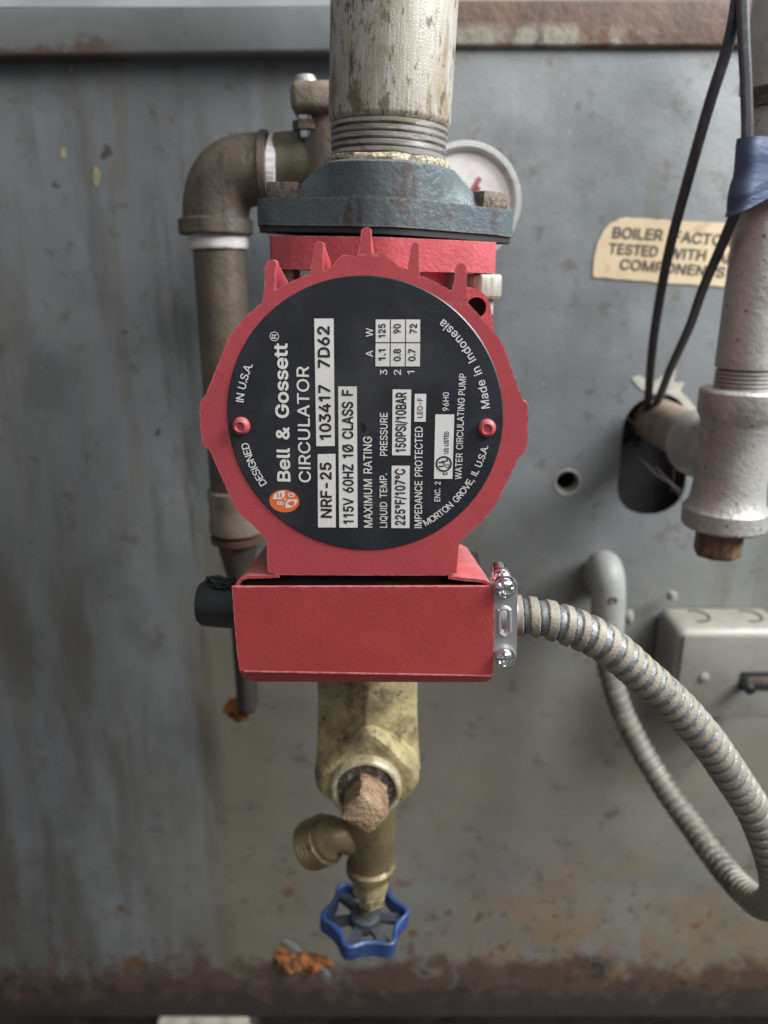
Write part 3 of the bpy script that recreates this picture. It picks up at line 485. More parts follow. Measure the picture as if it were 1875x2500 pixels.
HEAVY = {
 '&': (224, ['94,-13 111,-13 138,-7 163,6 176,-7 183,-10 218,-10 225,-8 228,-3 228,3 227,6 196,45 207,69 210,79 214,110 211,118 207,121 202,122 176,122 169,120 165,114 164,98 161,87 125,130 154,156 164,172 168,180 172,201 172,207 170,216 162,235 147,252 128,262 108,266 99,267 83,265 65,259 55,254 42,242 37,234 32,223 28,200 28,190 30,179 36,166 53,139 32,121 16,101 12,92 7,67 8,54 11,41 20,24 27,15 40,4 52,-3 66,-9 82,-12', '94,33 80,36 67,44 60,54 58,65 60,75 63,81 82,100 85,101 90,96 130,46 121,39 114,36', '93,170 82,186 79,201 82,211 88,217 100,220 107,220 115,216 119,211 121,203 119,195 111,183']),
 ',': (94, ['52,-60 78,35 76,41 72,45 56,46 32,45 28,43 25,39 9,-58']),
 '-': (227, ['57,84 165,84 172,85 175,88 177,92 178,121 175,129 168,132 60,132 53,131 50,128 48,124 47,95 50,87']),
 '.': (94, ['47,-12 58,-10 70,-3 77,5 81,20 79,32 73,42 58,52 49,53 39,52 25,45 18,34 15,21 18,7 24,-2 34,-9']),
 '/': (125, ['7,-48 38,-47 43,-45 46,-40 126,262 126,268 125,272 122,274 117,276 87,275 82,273 79,268 -2,-34 -2,-40 -1,-44 2,-46']),
 '0': (226, ['109,-13 131,-12 151,-6 168,4 183,19 194,37 201,54 207,73 213,126 207,181 201,200 194,217 184,233 168,249 152,259 135,265 118,267 112,268 92,265 75,260 58,249 45,236 33,217 26,200 20,181 15,153 14,132 15,101 20,74 25,54 34,33 46,17 57,6 73,-5 91,-11', '110,35 100,37 90,43 82,51 76,62 68,88 65,106 65,148 72,180 76,193 81,202 89,210 96,215 106,219 117,219 131,215 138,211 151,193 159,163 162,124 159,89 153,69 148,57 140,46 131,39 121,36']),
 '1': (205, ['106,-10 140,-9 145,-6 148,1 148,253 146,260 141,263 109,263 71,238 38,217 35,213 33,206 33,176 37,168 41,166 46,166 93,194 96,194 96,2 99,-6']),
 '2': (226, ['32,-10 193,-10 201,-8 204,-3 205,27 203,34 198,37 99,39 176,123 194,156 201,186 195,215 189,229 181,238 170,249 145,263 120,267 110,268 94,266 73,259 56,250 42,236 35,227 27,211 24,196 23,182 25,175 31,172 62,171 70,173 73,178 74,190 78,202 86,211 90,215 105,219 116,219 132,215 137,212 146,203 150,187 146,167 132,146 24,30 22,23 23,-2 26,-7']),
 '3': (226, ['105,-13 125,-12 142,-9 157,-4 167,2 186,17 193,27 201,43 205,58 205,81 201,102 194,115 186,127 173,139 156,148 134,155 194,224 196,231 195,256 192,262 184,264 32,263 27,260 25,253 26,223 28,219 32,217 52,216 122,215 70,156 68,149 69,122 71,117 76,115 116,113 126,111 139,104 146,98 152,87 155,73 154,66 148,51 135,40 109,35 86,40 78,44 68,54 64,70 59,75 53,76 23,76 16,74 13,69 12,65 15,48 19,37 27,23 39,10 48,3 63,-5 77,-9']),
 '4': (226, ['141,-10 170,-10 175,-9 178,-6 181,2 181,42 206,43 214,46 217,54 217,79 215,87 210,90 181,92 181,158 178,166 170,169 142,169 136,167 133,164 131,157 130,91 71,92 135,201 163,248 164,252 164,257 161,262 153,264 124,264 119,263 115,260 12,85 10,78 10,55 13,46 21,43 130,43 131,41 132,-2 135,-7']),
 '5': (226, ['107,-13 126,-12 145,-8 171,7 184,20 192,32 200,48 204,71 205,94 202,110 193,131 180,148 170,158 162,164 140,173 116,177 79,169 84,214 86,216 186,217 191,220 193,227 192,256 189,262 181,264 55,264 43,262 40,259 38,254 24,128 26,121 32,117 63,113 68,114 89,125 110,128 118,128 126,125 138,118 148,106 153,92 153,74 151,63 144,51 132,40 120,36 111,35 91,40 76,51 68,71 60,75 32,75 25,73 22,70 20,65 22,52 26,38 33,24 41,15 52,5 79,-8']),
 '6': (226, ['109,-13 128,-12 144,-9 161,-1 171,6 185,20 192,31 200,48 203,68 203,94 200,109 195,122 187,136 174,149 150,162 132,166 113,167 169,248 171,253 169,259 165,263 159,264 127,264 122,263 118,260 61,176 32,125 25,107 22,82 24,61 27,48 32,35 42,19 53,8 70,-3 82,-9', '110,34 95,38 83,48 75,62 72,80 75,97 87,113 98,120 116,123 129,120 140,112 148,102 151,95 154,78 151,62 143,49 134,40 129,37 120,35']),
 '7': (227, ['48,-10 81,-10 86,-9 90,-5 203,219 205,225 204,256 202,261 198,263 70,264 32,264 24,261 21,253 21,228 22,222 25,218 33,216 143,216 146,215 39,4 39,-2 40,-6 43,-8']),
 '8': (226, ['109,-13 130,-12 148,-8 161,-3 178,6 190,17 202,35 208,51 210,66 209,81 202,103 192,119 175,134 189,149 195,161 199,174 201,189 200,203 191,227 188,232 176,245 158,257 143,264 128,267 116,268 91,265 70,258 55,249 36,229 27,206 25,191 26,177 30,163 38,148 52,134 35,120 29,111 19,90 16,69 18,51 21,39 29,25 40,12 66,-4 81,-9', '101,35 83,42 73,51 68,63 69,78 77,93 84,99 96,105 102,107 113,108 124,107 131,105 142,99 149,94 155,85 158,77 158,62 150,48 144,42 139,40 123,35', '110,156 93,159 87,163 79,173 76,189 80,203 87,212 94,216 112,220 116,219 133,216 138,213 146,204 149,194 150,187 146,171 138,162 132,159 114,155']),
 '9': (226, ['65,-10 99,-10 104,-9 108,-5 166,78 195,132 201,146 204,161 203,184 199,207 192,223 184,235 165,252 145,262 128,267 104,267 84,263 70,257 48,241 41,235 32,220 26,207 23,191 23,166 26,145 33,129 42,117 53,106 66,97 90,89 112,87 56,4 55,-1 57,-6 60,-8', '105,132 96,136 88,141 83,145 79,151 73,167 73,185 78,200 86,210 91,214 98,217 107,219 122,219 129,217 139,211 149,198 151,192 153,182 153,165 150,156 146,149 133,137 121,132']),
 '=': (227, ['36,38 194,39 198,41 200,46 201,76 198,84 191,87 33,86 29,84 27,79 26,49 29,41', '36,112 194,113 198,115 200,120 201,150 198,158 191,161 33,160 29,158 27,153 26,123 29,115']),
 'A': (240, ['8,-10 42,-10 50,-6 53,-2 74,59 77,61 164,61 188,-2 191,-7 195,-9 201,-10 230,-10 237,-7 240,-2 240,4 187,149 146,260 142,263 136,264 102,264 95,261 91,256 -1,4 -1,-2 0,-6 3,-8', '92,109 92,112 118,189 120,188 127,169 147,110']),
 'B': (228, ['30,-10 126,-10 143,-9 159,-6 175,-1 190,8 201,19 208,27 214,41 218,56 219,69 217,85 211,104 205,115 193,127 183,134 201,154 206,164 207,171 209,187 207,202 204,213 198,227 192,235 180,248 157,259 140,262 123,264 32,264 27,263 22,260 20,252 20,2 23,-6', '73,39 72,42 73,105 135,105 146,101 156,94 165,82 168,69 164,54 158,48 149,43 134,40', '73,153 72,156 73,216 130,215 141,212 148,207 156,197 158,185 154,169 145,160 139,157 118,153']),
 'C': (255, ['129,-13 146,-13 172,-8 197,4 208,12 219,22 232,40 243,65 246,79 245,83 242,88 235,90 206,90 200,89 195,84 185,61 172,48 154,39 133,36 111,41 98,46 87,54 79,65 72,77 66,93 63,108 62,131 63,148 70,173 73,180 82,193 87,200 97,207 110,214 120,217 132,218 155,214 172,206 186,192 191,179 196,169 202,165 234,164 243,167 246,175 244,188 231,216 219,233 212,239 207,244 186,256 171,262 134,268 110,265 90,260 69,250 55,239 37,220 26,200 18,179 12,153 10,125 12,101 17,76 27,52 38,34 48,22 69,4 90,-5 109,-11']),
 'D': (251, ['30,-10 110,-10 134,-8 158,-3 183,8 197,19 214,36 226,55 234,78 239,102 241,130 239,154 235,176 227,198 214,219 200,234 182,247 167,254 159,258 136,263 32,264 26,263 22,260 20,252 20,2 23,-6', '73,39 72,42 72,215 112,216 129,215 142,211 154,206 168,195 174,188 182,173 186,160 190,129 185,93 174,67 164,57 155,50 140,43 120,40']),
 'E': (209, ['30,-10 186,-10 194,-8 197,-2 198,28 196,35 191,38 75,39 72,41 73,104 181,105 186,108 188,115 188,142 185,149 181,152 176,153 74,153 72,154 72,156 73,216 185,216 192,218 195,224 195,256 193,261 188,263 32,264 27,263 22,260 20,252 20,2 23,-6']),
 'F': (205, ['30,-10 61,-10 68,-8 71,-3 73,101 171,101 178,103 182,107 183,113 183,138 181,145 176,148 75,149 72,150 73,216 142,216 184,216 192,219 195,227 195,253 193,260 188,263 32,264 25,262 21,258 20,251 20,2 23,-6']),
 'G': (260, ['129,-13 154,-12 178,-6 193,1 207,10 223,26 233,39 243,60 247,80 249,99 249,126 246,135 238,138 143,138 136,136 133,133 131,127 131,101 134,94 137,91 142,90 195,90 196,88 194,78 190,69 183,58 176,50 163,43 147,37 134,36 122,38 108,42 97,47 88,54 79,65 72,76 67,89 63,113 63,147 71,177 79,191 87,200 98,208 108,214 117,216 133,218 153,215 171,206 185,191 195,169 201,165 239,165 245,168 247,175 239,202 232,215 221,230 207,243 198,250 173,261 162,264 131,268 109,265 89,260 67,249 54,239 37,221 26,200 19,182 12,153 10,125 12,102 18,73 26,55 37,34 55,16 69,5 90,-5 110,-11']),
 'H': (258, ['30,-10 61,-10 68,-8 71,-3 72,104 73,106 75,106 185,106 186,2 187,-4 191,-8 198,-10 227,-10 232,-9 236,-6 238,2 238,252 236,259 232,263 226,264 197,264 191,262 187,258 186,252 186,156 185,154 183,154 73,154 72,252 71,258 67,262 60,264 31,264 26,263 22,260 20,252 20,2 23,-6']),
 'I': (92, ['30,-10 65,-9 70,-6 72,1 72,252 69,260 62,264 27,263 22,260 20,253 20,2 23,-6']),
 'L': (197, ['30,-10 179,-10 187,-8 190,-2 191,28 189,35 184,38 72,40 72,155 72,252 70,259 67,262 61,264 32,264 24,262 21,256 20,2 23,-6']),
 'M': (314, ['30,-10 63,-9 68,-7 70,-3 72,151 134,-3 138,-8 146,-10 170,-10 176,-8 180,-5 241,150 243,-3 246,-8 253,-10 282,-10 289,-8 293,-4 294,2 294,145 294,252 292,259 289,262 282,264 240,264 233,262 230,259 227,254 157,72 84,259 80,263 74,264 32,264 25,262 21,258 20,252 20,2 23,-6']),
 'N': (262, ['30,-10 64,-9 69,-7 71,-2 72,173 185,-6 190,-9 196,-10 231,-10 236,-9 240,-6 242,2 242,252 239,260 232,264 197,263 192,261 190,256 189,82 76,260 71,263 65,264 31,264 26,263 22,260 20,252 20,2 23,-6']),
 'O': (267, ['128,-13 155,-12 177,-5 198,4 218,21 229,34 240,52 249,73 255,101 257,126 255,153 250,178 241,200 228,222 213,238 197,250 176,261 158,265 139,267 112,266 90,260 69,250 49,233 38,221 27,203 19,182 12,153 10,129 12,101 17,76 26,54 39,33 54,16 70,4 90,-5 108,-11', '131,36 110,41 98,46 89,54 79,64 72,76 66,92 63,107 62,131 63,148 66,162 72,178 80,191 97,207 108,213 123,217 136,218 149,216 164,211 178,200 188,190 195,178 201,162 204,147 205,124 204,106 201,92 195,76 187,63 175,51 164,44 146,38']),
 'P': (222, ['30,-10 61,-10 68,-8 71,-4 72,2 73,83 130,84 155,89 171,96 183,104 195,116 203,127 209,142 213,159 214,174 213,189 209,205 203,220 194,233 184,244 172,252 158,258 136,263 32,264 26,263 22,259 20,251 20,2 23,-6', '73,131 72,134 73,216 117,216 129,215 139,212 150,205 158,197 161,189 162,183 162,166 158,151 150,141 143,136 129,132 117,131']),
 'Q': (267, ['200,-34 236,-33 241,-31 243,-26 243,-21 242,-18 216,18 229,34 241,54 249,75 254,95 257,129 255,153 248,182 241,201 229,221 213,238 197,250 177,260 151,266 132,268 109,265 95,262 69,250 54,238 38,221 25,199 18,179 14,162 10,129 12,101 18,74 26,54 38,34 54,16 69,4 90,-5 112,-12 131,-13 155,-12 174,-7 192,-29 195,-32', '131,36 110,41 97,47 80,63 73,74 66,92 63,112 63,142 66,162 72,178 80,191 97,207 109,214 124,217 147,217 164,211 177,201 187,191 194,179 200,163 204,148 204,113 201,92 194,74 188,64 184,61 165,85 159,89 125,90 117,87 114,82 115,75 142,38']),
 'R': (225, ['30,-10 61,-10 68,-8 71,-4 72,2 72,87 73,89 75,89 118,88 167,-2 171,-8 179,-10 211,-10 220,-7 223,-2 223,4 171,99 185,109 195,119 205,133 214,161 215,177 213,194 203,223 196,232 183,246 172,252 157,259 136,263 32,264 24,261 21,257 20,252 20,2 23,-6', '73,138 72,141 73,216 117,216 129,215 144,211 151,205 159,194 163,177 160,159 154,149 144,142 129,138']),
 'S': (223, ['108,-14 130,-13 151,-9 167,-3 189,12 201,26 208,39 212,53 214,69 211,91 206,103 184,127 159,141 90,163 73,174 70,178 68,182 68,193 73,204 84,213 103,219 127,218 136,216 145,211 153,204 157,197 161,184 166,180 199,179 206,181 209,185 210,190 209,202 205,216 197,230 184,243 165,257 149,263 130,267 108,268 82,264 66,258 42,243 30,231 22,217 18,203 16,186 19,167 29,147 38,136 52,126 69,117 142,93 158,82 161,78 163,70 162,64 159,56 152,47 141,40 123,35 111,35 86,39 75,45 66,56 60,74 55,77 17,77 12,74 9,67 12,50 17,35 25,23 44,4 61,-5 75,-9 93,-13']),
 'T': (224, ['96,-10 130,-9 135,-7 137,-2 138,215 141,216 207,216 215,219 218,227 217,256 215,260 211,263 128,264 17,264 9,261 6,253 7,224 9,220 12,217 18,216 84,216 86,215 86,2 89,-6']),
 'U': (259, ['124,-14 149,-13 168,-9 187,0 201,9 215,21 224,34 232,51 236,66 239,87 238,256 235,261 228,264 193,263 188,260 186,252 186,88 184,71 174,54 168,47 152,39 134,36 127,36 109,38 99,43 91,48 86,53 79,62 75,72 72,88 72,252 70,259 67,262 61,264 32,264 24,262 21,256 20,84 22,67 27,49 36,32 44,21 59,8 72,0 90,-8 110,-13']),
 'V': (240, ['102,-10 138,-10 144,-8 148,-4 240,251 240,256 238,260 230,264 198,264 193,263 189,259 125,76 121,65 119,66 50,259 46,263 41,264 10,264 2,262 -1,257 0,248 92,-2 96,-7']),
 'W': (343, ['78,-10 114,-10 120,-8 123,-5 171,168 220,-5 224,-9 230,-10 264,-10 269,-9 272,-6 275,0 345,253 343,260 337,263 304,264 297,262 292,255 249,92 247,82 245,82 201,250 199,257 196,262 188,264 155,264 148,262 145,259 97,81 49,259 46,262 40,264 10,264 3,262 -1,257 -1,250 68,0 72,-7']),
 'X': (237, ['9,-10 44,-10 52,-7 119,85 185,-7 192,-10 226,-10 231,-9 235,-6 238,0 236,6 150,130 231,248 233,254 231,260 227,263 221,264 188,264 181,261 119,175 58,261 51,264 17,264 12,263 8,260 5,254 7,248 88,130 1,6 -1,1 1,-5 4,-8']),
 'Y': (236, ['102,-10 133,-10 139,-8 142,-5 144,2 144,101 237,252 236,260 230,263 193,264 185,261 134,181 124,164 119,155 117,155 55,258 52,262 44,264 9,264 2,261 -1,256 -1,251 2,245 92,102 92,1 95,-7']),
 'Z': (219, ['21,-10 198,-10 203,-9 208,-6 210,1 210,28 208,35 203,38 102,39 81,38 79,39 206,226 208,232 207,256 204,261 199,264 22,264 17,263 12,260 10,253 10,227 12,220 17,217 138,216 140,215 13,28 11,22 12,-2 15,-7']),
 'a': (195, ['67,-14 81,-14 109,-9 127,1 132,-7 139,-10 167,-10 172,-9 176,-6 178,2 177,143 169,165 164,174 156,183 146,190 123,199 115,200 96,202 62,197 50,191 34,182 25,172 20,164 11,149 11,144 12,140 19,136 46,128 52,128 56,129 67,143 79,151 86,153 98,155 114,152 124,141 128,128 126,126 114,123 88,120 60,114 37,107 27,101 19,93 9,76 6,60 6,46 10,29 16,16 25,5 41,-6', '84,33 69,36 60,42 56,53 58,61 71,70 104,77 127,80 127,64 124,53 118,46 109,38 95,33']),
 'c': (198, ['100,-14 133,-9 160,4 180,23 190,47 190,54 187,58 182,61 156,68 150,68 144,64 136,49 128,41 119,36 103,33 94,34 84,38 72,48 64,61 61,72 58,95 60,113 64,127 73,141 84,151 92,154 103,155 118,152 129,147 137,139 142,126 146,123 152,121 161,123 187,130 190,135 190,142 178,166 159,185 130,199 101,202 84,200 68,196 52,188 41,179 28,165 18,149 12,132 9,117 7,91 8,75 12,58 20,38 28,23 36,13 52,0 70,-9 84,-12']),
 'd': (212, ['94,-14 109,-13 124,-9 132,-6 145,4 149,-6 157,-10 188,-9 193,-7 195,-2 195,256 192,261 185,264 157,264 150,262 147,259 145,253 145,226 144,186 122,199 109,202 83,201 64,195 49,187 27,166 17,148 9,119 7,97 9,72 18,39 27,24 39,8 61,-7 78,-12', '99,33 92,34 80,41 73,47 67,54 64,61 61,72 58,97 60,115 63,126 74,144 78,148 86,152 94,154 105,155 116,153 125,149 137,135 143,117 146,93 144,74 141,62 132,46 126,40 119,36 109,34']),
 'e': (202, ['102,-14 119,-13 143,-8 165,5 183,22 191,42 191,49 188,52 183,55 157,62 151,62 145,59 135,43 124,36 106,33 94,34 89,35 82,39 74,45 70,49 62,63 60,74 184,75 190,76 194,80 196,87 195,113 191,131 188,145 175,168 157,185 134,197 102,202 86,201 69,197 51,187 41,179 28,165 19,148 14,135 8,106 8,75 12,56 18,40 28,23 36,13 52,0 75,-10 88,-13', '61,120 61,122 63,129 67,137 78,148 85,151 96,154 110,154 121,151 130,144 140,130 142,122 141,120']),
 'i': (83, ['26,-10 60,-9 65,-6 67,1 67,188 64,196 57,200 23,199 18,196 16,189 16,2 19,-6', '41,211 52,213 63,220 70,228 73,242 70,254 64,262 55,269 43,272 31,270 20,263 15,257 11,246 12,233 16,224 26,216']),
 'l': (95, ['67,-11 93,-8 98,-5 100,2 95,28 92,33 87,36 71,36 69,39 67,50 67,253 66,258 63,262 59,263 50,264 23,263 18,260 16,253 16,40 18,24 23,13 30,4 43,-6 53,-9']),
 'n': (205, ['26,-10 56,-10 63,-8 66,-3 68,121 72,137 78,144 86,151 104,155 114,153 123,150 129,145 135,136 137,127 138,119 138,2 139,-3 142,-7 149,-10 177,-10 183,-9 187,-6 189,2 189,60 189,122 185,150 173,174 161,186 140,198 122,201 112,202 96,200 83,196 67,187 64,196 59,199 28,200 22,199 18,195 16,188 16,2 19,-6']),
 'o': (208, ['100,-14 120,-13 139,-8 155,0 170,13 188,37 195,53 201,93 199,114 194,136 188,152 171,175 155,188 140,196 123,200 108,202 87,201 69,196 52,188 37,175 28,165 18,148 12,132 9,117 7,97 8,75 13,54 20,36 28,23 36,13 52,0 68,-8 84,-12', '101,33 94,34 85,37 72,48 63,65 59,81 58,95 60,113 63,124 73,141 86,152 96,154 107,155 122,152 136,140 145,125 149,107 150,93 148,78 145,63 135,47 129,41 117,35 112,34']),
 's': (182, ['88,-14 105,-13 121,-10 134,-6 147,2 154,8 164,18 174,39 176,52 173,69 169,79 161,91 156,96 134,109 118,114 89,121 68,130 66,132 64,138 67,147 77,153 87,155 101,155 110,153 119,145 127,133 132,130 164,135 169,138 171,142 171,149 158,175 142,190 118,200 106,202 90,202 68,199 56,195 42,188 29,177 19,163 15,151 13,137 15,123 22,106 31,96 40,88 62,79 102,69 116,64 120,61 123,56 124,51 123,46 116,39 108,35 91,33 75,35 68,38 63,42 54,59 47,63 16,57 11,53 8,47 12,34 17,22 24,12 32,4 43,-3 63,-11']),
 't': (114, ['80,-12 92,-11 109,-9 114,-6 116,-1 111,28 108,33 100,37 85,35 77,36 74,40 73,49 73,153 75,154 101,154 108,157 111,161 112,165 112,188 110,196 105,199 73,201 73,235 72,240 68,244 61,246 34,246 25,243 22,235 22,201 1,199 -4,196 -7,189 -7,166 -5,159 -1,155 20,154 22,153 22,46 25,28 29,16 40,3 51,-4 66,-10']),
 '®': (232, ['113,49 132,51 157,58 173,66 191,79 202,91 212,105 221,129 225,157 221,190 210,214 197,231 179,247 158,259 137,265 118,268 99,266 74,259 57,250 43,240 29,225 15,200 8,178 6,159 8,139 14,118 23,101 35,86 49,72 73,58 98,51', '112,93 102,95 83,102 100,103 107,106 111,114 111,133 114,134 116,131 131,106 135,104 148,102 141,98 128,94', '70,112 65,118 54,136 50,158 54,181 62,195 67,202 70,205 71,113', '167,120 154,146 161,156 166,175 162,188 158,197 146,208 141,211 125,214 84,214 84,216 91,219 107,223 128,223 149,215 166,199 178,181 181,159 178,136 173,127', '112,169 111,178 121,178 123,176 121,171 117,169']),
 '°': (158, ['68,132 92,133 115,142 131,156 137,164 142,176 146,189 145,212 136,235 122,251 114,257 102,262 90,266 66,265 43,256 29,244 21,234 16,222 12,209 13,186 22,163 34,149 44,141 56,136', '77,178 69,180 66,182 61,188 58,199 61,210 67,216 78,220 81,220 90,217 97,211 100,198 98,188 90,181']),
 'Ø': (267, ['51,-17 56,-17 60,-15 74,1 107,-11 118,-12 155,-12 177,-5 198,4 213,16 229,34 240,52 250,77 255,101 257,126 255,153 250,178 241,200 229,221 243,242 244,249 240,256 215,271 210,271 207,269 193,253 177,260 160,265 134,268 109,265 90,260 69,250 54,238 38,221 27,203 17,178 12,153 10,128 12,105 18,74 26,54 38,34 24,13 23,5 27,-1', '131,36 110,41 104,43 104,45 188,164 195,173 197,173 201,162 204,141 204,106 201,92 195,77 187,63 169,46 146,38', '70,81 66,92 63,106 63,142 67,165 72,178 79,190 97,207 109,214 120,217 131,218 153,215 162,212 163,209 73,82']),
}
CAP = 254.0
FAT = {'LIGHT': 4, 'HEAVY': 10}
FONT = {n: {c: (a, [[tuple(map(int, p.split(','))) for p in q.split()] for q in ls]) for c, (a, ls) in g.items()} for n, g in (('LIGHT', LIGHT), ('HEAVY', HEAVY))}
def glyph_run(s, wt):
    x = 0; run = []; GL = FONT[wt]
    for ch in s:
        if ch == ' ': x += 145; continue
        a, ls = GL[ch]; run.append((x, a, ls)); x += a
    return run, x
def add_glyph(bm, loops, f):
    b = bmesh.new()
    for l in loops:
        vs = [b.verts.new((p[0], p[1], 0)) for p in dedupe(l, 1.5)]
        for i in range(len(vs)): b.edges.new((vs[i], vs[(i + 1) % len(vs)]))
    bmesh.ops.triangle_fill(b, use_beauty=True, use_dissolve=False, edges=b.edges[:], normal=(0, 0, 1))
    for v in b.verts: v.co = f(v.co.x, v.co.y)
    join(bm, b)
def text_bm(s, a, b, cap, bold, to3, bm=None, gap=0):
    """straight line of text from a to b (2D, baseline), cap height in metres"""
    bm = bm or bmesh.new()
    wt = 'HEAVY' if bold >= 7 else 'LIGHT'; bold = FAT[wt]
    run, _ = glyph_run(s, wt)
    for k in range(len(run)): run[k] = (run[k][0] + gap * k, run[k][1], run[k][2])
    xmin = min(p[0] for p in [q for l in run[0][2] for q in l]) + run[0][0]
    xmax = max(p[0] for p in [q for l in run[-1][2] for q in l]) + run[-1][0]
    a, b = Vector(a), Vector(b); e = b - a; ln = e.length; e /= ln; n = Vector((-e.y, e.x))
    sx, sy = ln / (xmax - xmin), cap / (CAP + 2 * bold)
    for x, _, ls in run:
        add_glyph(bm, ls, lambda u, v: to3(*(a + e * ((u + x - xmin) * sx) + n * ((v + bold) * sy))))
    return bm
def arc_bm(s, c, r, a0, a1, cap, bold, to3, inward, stretch=1.0):
    """text on a circle; a0, a1 angles (radians, CCW from +x) of the first and last letters' centres; inward: tops point to the centre"""
    wt = 'HEAVY' if bold >= 7 else 'LIGHT'; bold = FAT[wt]
    bm = bmesh.new(); run, tot = glyph_run(s, wt); sy = cap / (CAP + 2 * bold)
    mids = [x + a / 2 for x, a, _ in run]
    for (x, a, ls), m in zip(run, mids):
        an = a0 + (a1 - a0) * (m - mids[0]) / (mids[-1] - mids[0])
        rad = Vector((math.cos(an), math.sin(an)))
        up = -rad if inward else rad
        e = Vector((up.y, -up.x)); o = Vector(c) + rad * r
        add_glyph(bm, ls, lambda u, v: to3(*(o + e * ((u - a / 2) * sy * stretch) + up * ((v + bold) * sy))))
    return bm

# ================================================================== the setting
bm = box((-3, 1.9, -.75), (3, 2.0, 2.4)); obj('wall', bm, m_wall, kind='structure')
bm = box((-3, -2.2, -.80), (3, 1.9, -.70)); obj('floor', bm, m_floor, kind='structure')

# ------------------------------------------------------------------ boiler jacket
boiler = empty('boiler', T((0, 0, 0)), 'old boiler with scratched grey sheet jacket, rusted along its lower edge', 'boiler')
def p2(px, py, y=0):
    v = P(px, py, y); return (v.x, v.z)
zt, zb = P(CX, 118, 0).z, P(CX, 2481, 0).z
hs = 1.0
def flip2(l): return list(reversed(l))
hx0, hz0 = p2(1506, 1198)[0], p2(1590, 1257)[1]; hx1, hz1 = p2(1672, 1194)[0], p2(1590, 966)[1]
hole = rrect(hx0, hz0, hx1, hz1, (hx1 - hx0) * .46, 8)
sx, sz = p2(1385, 1178); smallhole = circle(sx, sz, 31 * MPP(1178, 0), 28)
wx, wz = p2(735, 2345)
tear = []
for k in range(16):
    a = 2 * math.pi * k / 16; tear.append((wx + math.cos(a) * (.020 + .006 * random.random()), wz + math.sin(a) * (.007 + .004 * random.random())))
bm = prism([[(-.62, zb), (.62, zb), (.62, zt + .02), (-.62, zt + .02)], hole, smallhole, tear],
           lambda a, b: Vector((a, 0, b)), lambda a, b: Vector((a, .0016, b)))
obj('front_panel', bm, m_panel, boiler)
# body of the jacket behind: sides, top, an inner sheet behind the holes
bm = box((-.62, .045, zb + .004), (.62, .60, zt + .015)); obj('inner_casing', bm, m_inner, boiler)
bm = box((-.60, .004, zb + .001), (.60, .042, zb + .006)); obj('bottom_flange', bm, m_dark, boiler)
# lid: grey left length overhangs, rusty right length almost flush
xm = P(905, 60, 0).x
zl0, zl1 = P(CX, 127, -.013).z, P(CX, 8, -.013).z
bm = bmesh.new()
b2 = box((-.62, -.013, zl0), (xm - .0006, .03, zl1), .0025, 3)
for v in b2.verts: v.co.z -= .0065 * max(0, min(1, (-.02 - v.co.x) / .25))
bm = b2; obj('lid_length', bm, m_lid, boiler, label='grey painted lid edge, overhanging')
zl0, zl1 = P(CX, 113, -.004).z, P(CX, -2, -.004).z
bm = box((xm + .0006, -.004, zl0), (.62, .03, zl1), .002, 3); obj('lid_length', bm, m_rustlid, boiler, label='rusted brown lid edge')
bm = box((-.62, .03, zl0 + .006), (.62, .62, zl1 - .004)); obj('top_sheet', bm, m_lid, boiler)
# rim of the small hole
rr = 31 * MPP(1178, 0)
bm = bmesh.new()
pts = [Vector((sx + math.cos(t) * rr, .0004, sz + math.sin(t) * rr)) for t in [2 * math.pi * k / 32 for k in range(33)]]
tube(pts, .0011, 8, bm, n=1); 
lathe([(0, rr * .99), (.003, rr * .92), (.006, rr * .80), (.009, rr * .76), (.009, rr * 1.1)], (sx + .001, .001, sz), (0, 1, 0), 28, bm, cap=False)
obj('hole_rim', bm, m_fitting, boiler)
obj('hole_bore_shade', lathe([(.0088, rr * .80), (.030, rr * .78), (.030, 0)], (sx + .001, .001, sz), (0, 1, 0), 28, cap=False), m_dark, boiler)  # shade down the small hole, painted in as a near-black cup
# torn label residue round the oval hole
def z3(l): return [(1275 + a * .3617, 800 + b * .3617) for a, b in l]
fl = [p2(*q) for q in z3([(735, 340), (790, 322), (840, 352), (900, 362), (950, 312), (957, 372), (1042, 258), (1015, 372), (1098, 366), (1062, 424), (1112, 474), (1190, 562), (1118, 566), (1060, 490), (985, 444), (870, 444), (790, 410)])]
bm = prism([flip2(chaikin(fl, 1, .15))], lambda a, b: Vector((a, -.0005, b)), lambda a, b: Vector((a, .0004, b)))
obj('torn_residue', bm, m_cream, boiler, ang=0)
for cxp, cyp, a, b_ in ((236, 432, 9, 26), (156, 375, 7, 16), (173, 168, 5, 9)):
    l = [p2(cxp + a * math.cos(t) * (.6 + .8 * random.random()), cyp + b_ * math.sin(t) * (.6 + .6 * random.random())) for t in [2 * math.pi * k / 10 for k in range(10)]]
    obj('paint_smear', prism([chaikin(l, 1)], lambda a, b: Vector((a, -.0003, b)), lambda a, b: Vector((a, .0004, b))), m_yellow, boiler, ang=0)
